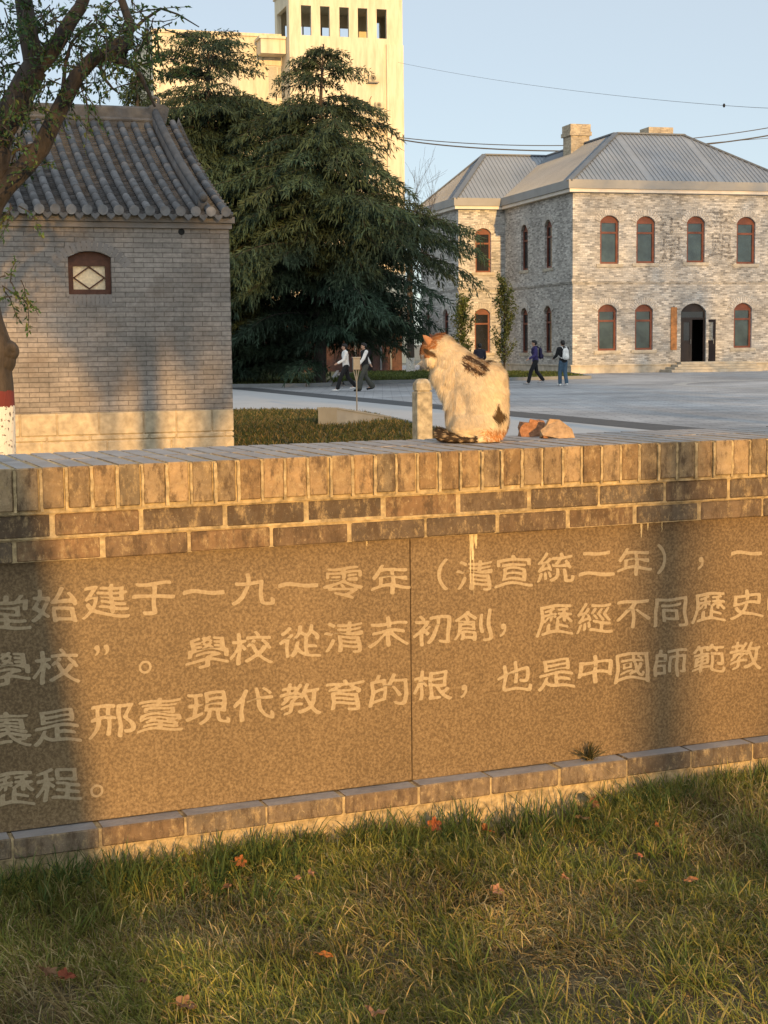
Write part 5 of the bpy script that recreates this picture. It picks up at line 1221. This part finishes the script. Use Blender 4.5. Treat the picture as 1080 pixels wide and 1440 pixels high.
# small sign on a thin post
so = on_z(502, 582, 0); sg_ = empty('sign_post', (so[0], so[1], 0), rad(12), label='thin grey metal post with a small box sign and forked bracket on the back lawn', cat='sign')
zt1, zt2 = on_y(501, 520, so[1])[2], on_y(501, 503.5, so[1])[2]
b = MB(); b.tube([(0, 0, -.02), (0, 0, zt1 - .28)], .017, 8); b.tube([(0, .0, zt1 - .29), (0, .02, zt1)], .014, 8); b.tube([(0, 0, zt1 - .30), (-.07, 0, zt1 + .0)], .012, 8); b.tube([(0, 0, zt1 - .30), (.06, 0, zt1)], .012, 8); b.build('post', MT['metal'], sg_)
b = MB(); b.box(-.085, .085, -.05, .05, zt1, zt2, .008); b.build('sign_box', plain('grey_sign_box', (.14, .14, .14), .6), sg_)
b = MB(); b.box(-.10, .10, -.065, .065, zt2 + .001, zt2 + .025); b.build('lid', MT['roof_cap'], sg_)
# broken brick and slab behind the cat
def chunk(b, pts, h, seed, jit=.006):
    rg = random.Random(seed); n = len(pts); c = np.mean(pts, 0); lv = [(0, 1.0), (h * .35, 1.03), (h * .75, .95), (h, .80)]; V = []
    for z, s in lv:
        for p in pts: q = c + (np.array(p) - c) * s; V.append((q[0] + rg.uniform(-jit, jit), q[1] + rg.uniform(-jit, jit), max(0, z + (rg.uniform(-jit, jit) if z > 0 else 0))))
    F = [(i * n + k, i * n + (k + 1) % n, (i + 1) * n + (k + 1) % n, (i + 1) * n + k) for i in range(3) for k in range(n)]; V.append((c[0], c[1], h)); m_ = len(V) - 1
    F += [(3 * n + k, 3 * n + (k + 1) % n, m_) for k in range(n)] + [tuple(range(n))[::-1]]; b.add(V, F)
MT['redchunk'] = plain('broken_red_brick', (.30, .145, .075), .95, .4, 40, 1.0, 90, bdist=.006); MT['tanchunk'] = plain('broken_tan_slab', (.37, .245, .14), .95, .3, 45, 1.0, 110, bdist=.006)
k0 = on_z(752, 613, T_TOP); o1 = empty('broken_brick', (k0[0], k0[1], T_TOP), rad(22), label='broken orange-red brick lump on the wall top right of the cat', cat='brick')
b = MB(); chunk(b, [(-.062, -.02), (-.03, -.035), (.03, -.03), (.055, -.01), (.06, .04), (.0, .055), (-.05, .03)], .046, 4, .007); b.build('lump', MT['redchunk'], o1)
b = MB(); chunk(b, [(-.02, .0), (.02, -.012), (.05, .01), (.045, .04), (.0, .045)], .056, 9, .006); b.build('raised_edge', MT['redchunk'], o1)
k0 = on_z(782, 616, T_TOP); o2 = empty('stone_slab_piece', (k0[0], k0[1], T_TOP), rad(18), label='rough tan stone fragment leaning on the broken red brick', cat='stone')
b = MB(); b.add([(-.055, -.012, .012), (.0, -.024, .0), (.066, -.012, .0), (.060, .0, .030), (.022, .018, .062), (-.014, .022, .066), (-.026, .02, .045), (-.055, .01, .028), (.0, -.006, .0), (.064, .02, .0), (.058, .026, .026), (.026, .045, .058), (-.012, .048, .06), (-.05, .03, .0)],
    [(0, 1, 4, 7), (7, 4, 5, 6), (1, 2, 3, 4), (2, 9, 10, 3), (3, 10, 11, 4), (4, 11, 12, 5), (5, 12, 6), (6, 12, 13, 7), (7, 13, 0), (0, 13, 8, 1), (1, 8, 9, 2), (8, 13, 12, 11), (8, 11, 10, 9)])
fo_ = b.build('fragment', MT['tanchunk'], o2)
b = MB(); b.box(-.05, -.035, -.006, .0, .001, .012); b.build('crumb', MT['redchunk'], o2)
# overhead cables
for i, (pts, Y0, Y1, r, lab) in enumerate((
    (((560, 88), (700, 112), (850, 134), (1015, 147), (1100, 152)), 120, 60, .009, 'single high thin cable crossing the open sky with a small knot on it'),
    (((556, 193), (680, 202), (800, 205), (960, 196), (1100, 176)), 112, 112, .03, 'cable passing behind the chimney, uppermost of the low pair over the roofs'),
    (((556, 194.5), (600, 200), (680, 209), (800, 214), (960, 205), (1100, 187)), 112, 112, .045, 'thicker sagging cable ending near the hall ridge, below its neighbour'),
    (((960, 206), (1010, 200), (1100, 193)), 112, 112, .018, 'faint lowest cable at the right edge above the hip of the roof'))):
    b = MB(); P = [on_y(x, y, Y0 + (Y1 - Y0) * (x - pts[0][0]) / (pts[-1][0] - pts[0][0])) for x, y in pts]
    A = np.array(P); tt = np.linspace(0, len(A) - 1, 40); pol = [np.polyfit(np.arange(len(A)), A[:, k_], min(3, len(A) - 1)) for k_ in range(3)]
    b.tube([[np.polyval(pol[k_], t_) for k_ in range(3)] for t_ in tt], r, 6)
    o = b.build('overhead_cable', MT['black_plastic'], None, label=lab, cat='cable', group='cables crossing the sky')
    if i == 0: p = [np.polyval(pol[k_], 3.05) for k_ in range(3)]; b = MB(); b.ball(p, (.06, .06, .09)); b.build('knot', MT['black_plastic'], o)
# ------------------------------------------------------------------ GRASS AND FALLEN LEAVES
def blades(P, D, L, Wd, col, bend=.5, rng=NR):
    n = len(P); D = unit(D); S = unit(np.cross(D, rng.normal(size=(n, 3)))); L = L[:, None]; Wd = Wd[:, None]; side = D * np.array([1, 1, 0]); g = np.array([0, 0, -1.0])
    B = rng.uniform(.2, 1.3, (n, 1)) * bend
    p1 = P + D * L * .4; p2 = P + D * L * .75 + (side * .5 + g * .25) * L * B * .35; p3 = P + D * L + (side * .8 + g * .6) * L * B * .7
    V = np.stack([P - S * Wd / 2, P + S * Wd / 2, p1 + S * Wd * .45, p1 - S * Wd * .45, p2 + S * Wd * .3, p2 - S * Wd * .3, p3], 1).reshape(-1, 3); i = np.arange(n)[:, None] * 7
    F = np.concatenate([i + q for q in ([[0, 1, 2]], [[0, 2, 3]], [[3, 2, 4]], [[3, 4, 5]], [[5, 4, 6]])], 0)
    return np_mesh('grass', V, F, np.repeat(col, 7, 0))
def vnoise(x, y, s, seed):
    r = np.random.default_rng(seed).uniform(0, 1, (64, 64)); X, Y = x / s, y / s; i, j = np.floor(X).astype(int), np.floor(Y).astype(int); u, v = X - i, Y - j; u = u * u * (3 - 2 * u); v = v * v * (3 - 2 * v)
    f = lambda a, b: r[a % 64, b % 64]; return (f(i, j) * (1 - u) + f(i + 1, j) * u) * (1 - v) + (f(i, j + 1) * (1 - u) + f(i + 1, j + 1) * u) * v
G = np.random.default_rng(12)
def front_grass(n, lo, hi, xr, dry_bias=0, tall=1.0, flat=False):
    x = G.uniform(*xr, n); y = -G.uniform(lo, hi, n); den = vnoise(x + 9, y + 9, .16, 1) * .55 + vnoise(x + 9, y + 9, .45, 2) * .45
    edge = np.exp(y / .22); keep = G.uniform(0, 1, n) < np.clip((den - .20) * 2.2 + edge * .4, .25, 1); x, y, den, edge = x[keep], y[keep], den[keep], edge[keep]; n = len(x)
    cx_ = (np.floor(x / .07) + .5) * .07; cy_ = (np.floor(y / .07) + .5) * .07; cx_ = cx_ + .03 * np.sin(cy_ * 91); cy_ = cy_ + .03 * np.sin(cx_ * 77); pull = G.uniform(.15, .7, n)
    x2, y2 = x + (cx_ - x) * pull * .6, y + (cy_ - y) * pull * .6; y2 = np.minimum(y2, -.004)
    pd = vnoise(x + 20, y + 20, .26, 8)
    L = (G.uniform(.03, .075, n) + .05 * den * G.uniform(0, 1, n) + .045 * edge * G.uniform(.2, 1, n)) * tall
    dry = G.uniform(0, 1, n) < (.30 + dry_bias + .5 * np.clip((pd - .45) * 4, 0, 1)) * (1 - .6 * edge)
    D = np.stack([(x - cx_) * 9 + G.normal(0, .34, n), (y - cy_) * 9 + G.normal(0, .34, n), G.uniform(.6, 1.3, n)], 1); D[dry, 2] *= G.uniform(.08, .8, dry.sum())
    if flat: D[:, 2] = G.uniform(-.05, .25, n); D[:, :2] += G.normal(0, .6, (n, 2)); dry = G.uniform(0, 1, n) < .8; L = G.uniform(.02, .07, n)
    nw = np.abs(y2) < .03; D[nw, 1] = -np.abs(D[nw, 1]) * .3
    C = tone(n, [(.17, .185, .04), (.23, .23, .052), (.125, .15, .035), (.31, .27, .07), (.20, .21, .052)], .3, G); C[dry] = tone(dry.sum(), [(.42, .33, .16), (.34, .25, .11), (.50, .41, .22), (.22, .16, .08)], .25, G)
    C *= (.62 + .8 * vnoise(x + 31, y + 17, .21, 14)[:, None])
    if flat: C *= .85
    W3 = np.stack([x2, y2, np.zeros(n)], 1) @ WF.M + WF.o; W3[:, 2] = GZ + .014 * np.sin(x2 * 5.1 + y2 * 3) + .012 * np.sin(x2 * 2.3 - y2 * 7) - .004 + (G.uniform(.002, .012, n) if flat else 0)
    return blades(W3, D @ WF.M, L, G.uniform(.0016, .0038, n), C, .75, G)
link('grass', front_grass(230000, .004, 1.75, (-1.7, 4.0)), MT['grass'], None, kind='stuff', label='tufted green and straw-coloured grass growing at the foot of the inscribed wall', cat='grass')
link('dead_grass', front_grass(70000, .01, 1.75, (-1.7, 4.0), flat=True), MT['grass'], None, kind='stuff', label='matted dead straw lying between the grass tufts', cat='dead grass')
link('grass', front_grass(60000, 1.75, 4.0, (-3.5, 5.5)), MT['grass'], None, kind='stuff', label='thinner grass farther out from the inscribed wall', cat='grass')
# tall clumps against the wall foot
def clump(xs, ys, n, Lr, col, spread=.35, wd=(.0025, .005)):
    k = len(xs); x = np.repeat(xs, n) + G.normal(0, .022, k * n); y = np.repeat(ys, n) + G.normal(0, .018, k * n); y = np.minimum(y, -.008); m_ = k * n
    D = np.stack([G.normal(0, spread, m_), G.normal(0, spread, m_), np.ones(m_)], 1); W3 = np.stack([x, y, np.zeros(m_)], 1) @ WF.M + WF.o; W3[:, 2] = GZ
    return blades(W3, D @ WF.M, G.uniform(*Lr, m_), G.uniform(*wd, m_), tone(m_, col, .3, G), .55, G)
xs = G.uniform(-1.8, 4.4, 170); link('grass', clump(xs, -np.abs(G.normal(0, .14, 170)) - .015, 24, (.06, .165), [(.075, .115, .03), (.10, .14, .04), (.06, .09, .028)]), MT['grass'], None, kind='stuff', label='taller dark green grass clumps along the plinth of the inscribed wall', cat='grass')
xs = G.uniform(-1.6, 3.9, 150); link('grass', clump(xs, -G.uniform(.15, 1.7, 150), 26, (.05, .13), [(.15, .18, .04), (.21, .22, .055), (.11, .15, .035), (.30, .25, .10)], .5), MT['grass'], None, kind='stuff', label='uneven longer grass clumps scattered over the front lawn', cat='grass')
# behind the wall: short turf seen at a low angle
def turf(name, poly, n, z, Lr, Wr, label, cols, seed):
    g = np.random.default_rng(seed); A = np.array(poly); lo, hi = A.min(0), A.max(0); P = g.uniform(lo, hi, (n, 2)); ins = np.zeros(n, bool); q = len(A)
    for i in range(q):
        a, b = A[i], A[(i + 1) % q]; c = ((a[1] > P[:, 1]) != (b[1] > P[:, 1])) & (P[:, 0] < (b[0] - a[0]) * (P[:, 1] - a[1]) / (b[1] - a[1] + 1e-12) + a[0]); ins ^= c
    P = P[ins]; m_ = len(P); P3 = np.concatenate([P, np.full((m_, 1), z)], 1); D = np.stack([g.normal(0, .45, m_), g.normal(0, .45, m_), np.ones(m_)], 1)
    C = tone(m_, cols, .3, g); dm = vnoise(P[:, 0] + 50, P[:, 1] + 50, 2.2, 3)[:, None]; C = C * (.7 + .7 * dm)
    link(name, blades(P3, D, g.uniform(*Lr, m_), g.uniform(*Wr, m_), C, .6, g), MT['grass'], None, kind='stuff', label=label, cat='grass')
mix_ = [(.075, .085, .026), (.11, .10, .035), (.20, .145, .06), (.05, .065, .02)]
turf('grass', [(-8, 20), (-8, 38.3), (-2.6, 38.2), (-1.2, 37.4), (-.45, 36), (1.15, 28), (2.4, 23.5), (2.4, 20)], 60000, .0, (.05, .16), (.012, .025), 'dry olive turf on the back lawn beside the grey house', mix_, 1)
turf('grass', [(-2.5, 64), (3.0, 65.6), (9.0, 68.8), (9.2, 78), (4, 87), (-1.5, 86)], 16000, .05, (.08, .22), (.03, .06), 'green turf along the side wall of the brick hall', [(.07, .095, .025), (.10, .12, .035), (.055, .075, .02)], 2)
turf('grass', [(-22, 60.8), (-3.2, 60.8), (-2.4, 61.6), (-2.7, 80), (-22, 80)], 16000, .05, (.08, .2), (.03, .06), 'shaded turf under the cedar trees', [(.045, .06, .02), (.07, .075, .025)], 4)
# tuft rooted in the ledge of the wall
tp = WF.hit(829, 1060, 1, .03); n = 90; D = np.stack([G.normal(0, .55, n), -np.abs(G.normal(0, .45, n)), G.uniform(.5, 1.3, n)], 1); D[60:, 2] *= -.5; W3 = np.tile(WF.world((tp[0], .035, .246)), (n, 1)) + G.normal(0, .008, (n, 3)) * np.array([1, .3, .1])
tc = tone(n, [(.05, .055, .025), (.08, .07, .03)], .3, G); tc[55:] = tone(35, [(.34, .25, .12)], .3, G)
tuft = link('grass_tuft', blades(W3, D @ WF.M, G.uniform(.05, .105, n), G.uniform(.002, .0038, n), tc, .5, G), MT['grass'], None, label='spiky dark grass tuft growing out of the ledge under the carved panel', cat='grass tuft')
# fallen leaves
def fallen(px, py, size, col, label, shape='maple', rz=0, tilt=.4, z=.055, curl=.5):
    p = on_z(px, py, GZ + z); n = 40; out = []
    if shape == 'maple':
        for k in range(n): a = 2 * PI * k / n; r = .55 + .45 * abs(math.cos(2.5 * a)) ** 1.2 * (1 if abs(a - PI) > .5 else .4) + .06 * math.sin(17 * a) ; out.append((r * math.cos(a), r * math.sin(a)))
    else:
        for k in range(n): a = 2 * PI * k / n; out.append((math.cos(a), .46 * math.sin(a) * (1 - .25 * math.cos(a))))
    b = MB(); b.smooth = True; b.cur = col; V = []
    for ring in (1.0, .55):
        for (x, y) in out: X, Y = x * ring * size, y * ring * size; V.append((X, Y, curl * (abs(Y) ** 1.7) / (size ** .7) + curl * .25 * X * math.sin(6 * y) + .16 * size * math.sin(5 * x + 4 * y) + .10 * size * math.sin(11 * y - 3 * x)))
    V.append((0, 0, 0)); F = [(k, (k + 1) % n, n + (k + 1) % n, n + k) for k in range(n)] + [(n + k, n + (k + 1) % n, 2 * n) for k in range(n)]
    b.add(V, F); o = b.build('fallen_leaf', MT['dryleaf'], None, fix=False, label=label, cat='leaf', group='fallen leaves in the grass'); o.location = p; o.rotation_euler = (tilt, R.uniform(-.3, .3), rz)
    s = MB(); s.cur = (.16, .09, .04); s.tube([(-size * .35, 0, .0), (-size * .9, .0, .006), (-size * 1.4, .006, .0)], .0012, 5); s.build('stalk', MT['dryleaf'], o)
OR, BR, PK, TN = (.30, .11, .035), (.16, .08, .04), (.34, .18, .11), (.28, .18, .085)
for a_ in ((338, 1212, .024, OR, 'bright orange star-shaped leaf upright in the grass, left of centre', 'maple', .3, .9), (320, 1246, .024, BR, 'dull brown curled leaf just below the bright orange star-shaped leaf', 'oval', 1.2, .3),
    (437, 1226, .030, PK, 'pinkish tan leaf standing on its edge near the wall foot, tallest of a pair', 'oval', 1.5, 1.2), (419, 1234, .018, PK, 'small pinkish leaf at the left foot of the tan leaf standing on edge', 'oval', 1.1, 1.0),
    (611, 1160, .030, (.33, .10, .04), 'rust red leaf folded against the plinth below the panel joint', 'maple', .4, 1.0), (685, 1167, .030, (.34, .14, .05), 'orange leaf among straw tufts, right of the rust red leaf', 'maple', 2.0, .8),
    (836, 1130, .030, BR, 'dark brown leaf at the wall foot under the ledge tuft', 'maple', .7, .9), (818, 1150, .034, TN, 'pale tan leaf lying below the dark brown one under the ledge tuft', 'oval', 2.2, .5), (923, 1158, .022, OR, 'small orange leaf standing in green grass near the right edge of the wall', 'oval', 1.4, 1.1),
    (699, 1253, .026, (.40, .20, .12), 'pale pink leaf lying face up in a dark hollow of the grass', 'maple', .2, .5), (795, 1234, .018, (.36, .18, .10), 'small salmon leaf in the grass, right of the pale pink leaf', 'maple', 1.0, .6), (900, 1203, .018, (.32, .12, .07), 'little reddish leaf among brown stems above the tan leaf', 'oval', .6, .7),
    (901, 1239, .018, TN, 'tan leaf tilted in the grass below the little reddish leaf', 'oval', 2.5, .8), (972, 1237, .024, (.32, .15, .07), 'long orange-brown leaf in the grass at far right', 'oval', -.5, .6), (458, 1343, .026, (.36, .13, .035), 'orange leaf lying on straw in the lower middle of the lawn', 'oval', .3, .4),
    (95, 1373, .030, (.22, .06, .03), 'dark red-brown leaf in the shade at lower left', 'maple', .9, .3), (66, 1366, .030, (.20, .11, .06), 'brown crumpled leaf beside the dark red-brown leaf at lower left', 'maple', 2.1, .4), (262, 1414, .034, (.24, .13, .07), 'broad flat brown leaf in the grass at the bottom left of centre', 'maple', .5, .3),
    (528, 1424, .034, (.30, .16, .09), 'large pale brown leaf at the bottom edge, in the middle', 'maple', 1.7, .3), (205, 1380, .026, (.20, .11, .06), 'small flat brown leaf above the broad one at bottom left', 'oval', 1.0, .3)):
    fallen(a_[0], a_[1], a_[2] * .85, a_[3], a_[4], a_[5], a_[6], a_[7])
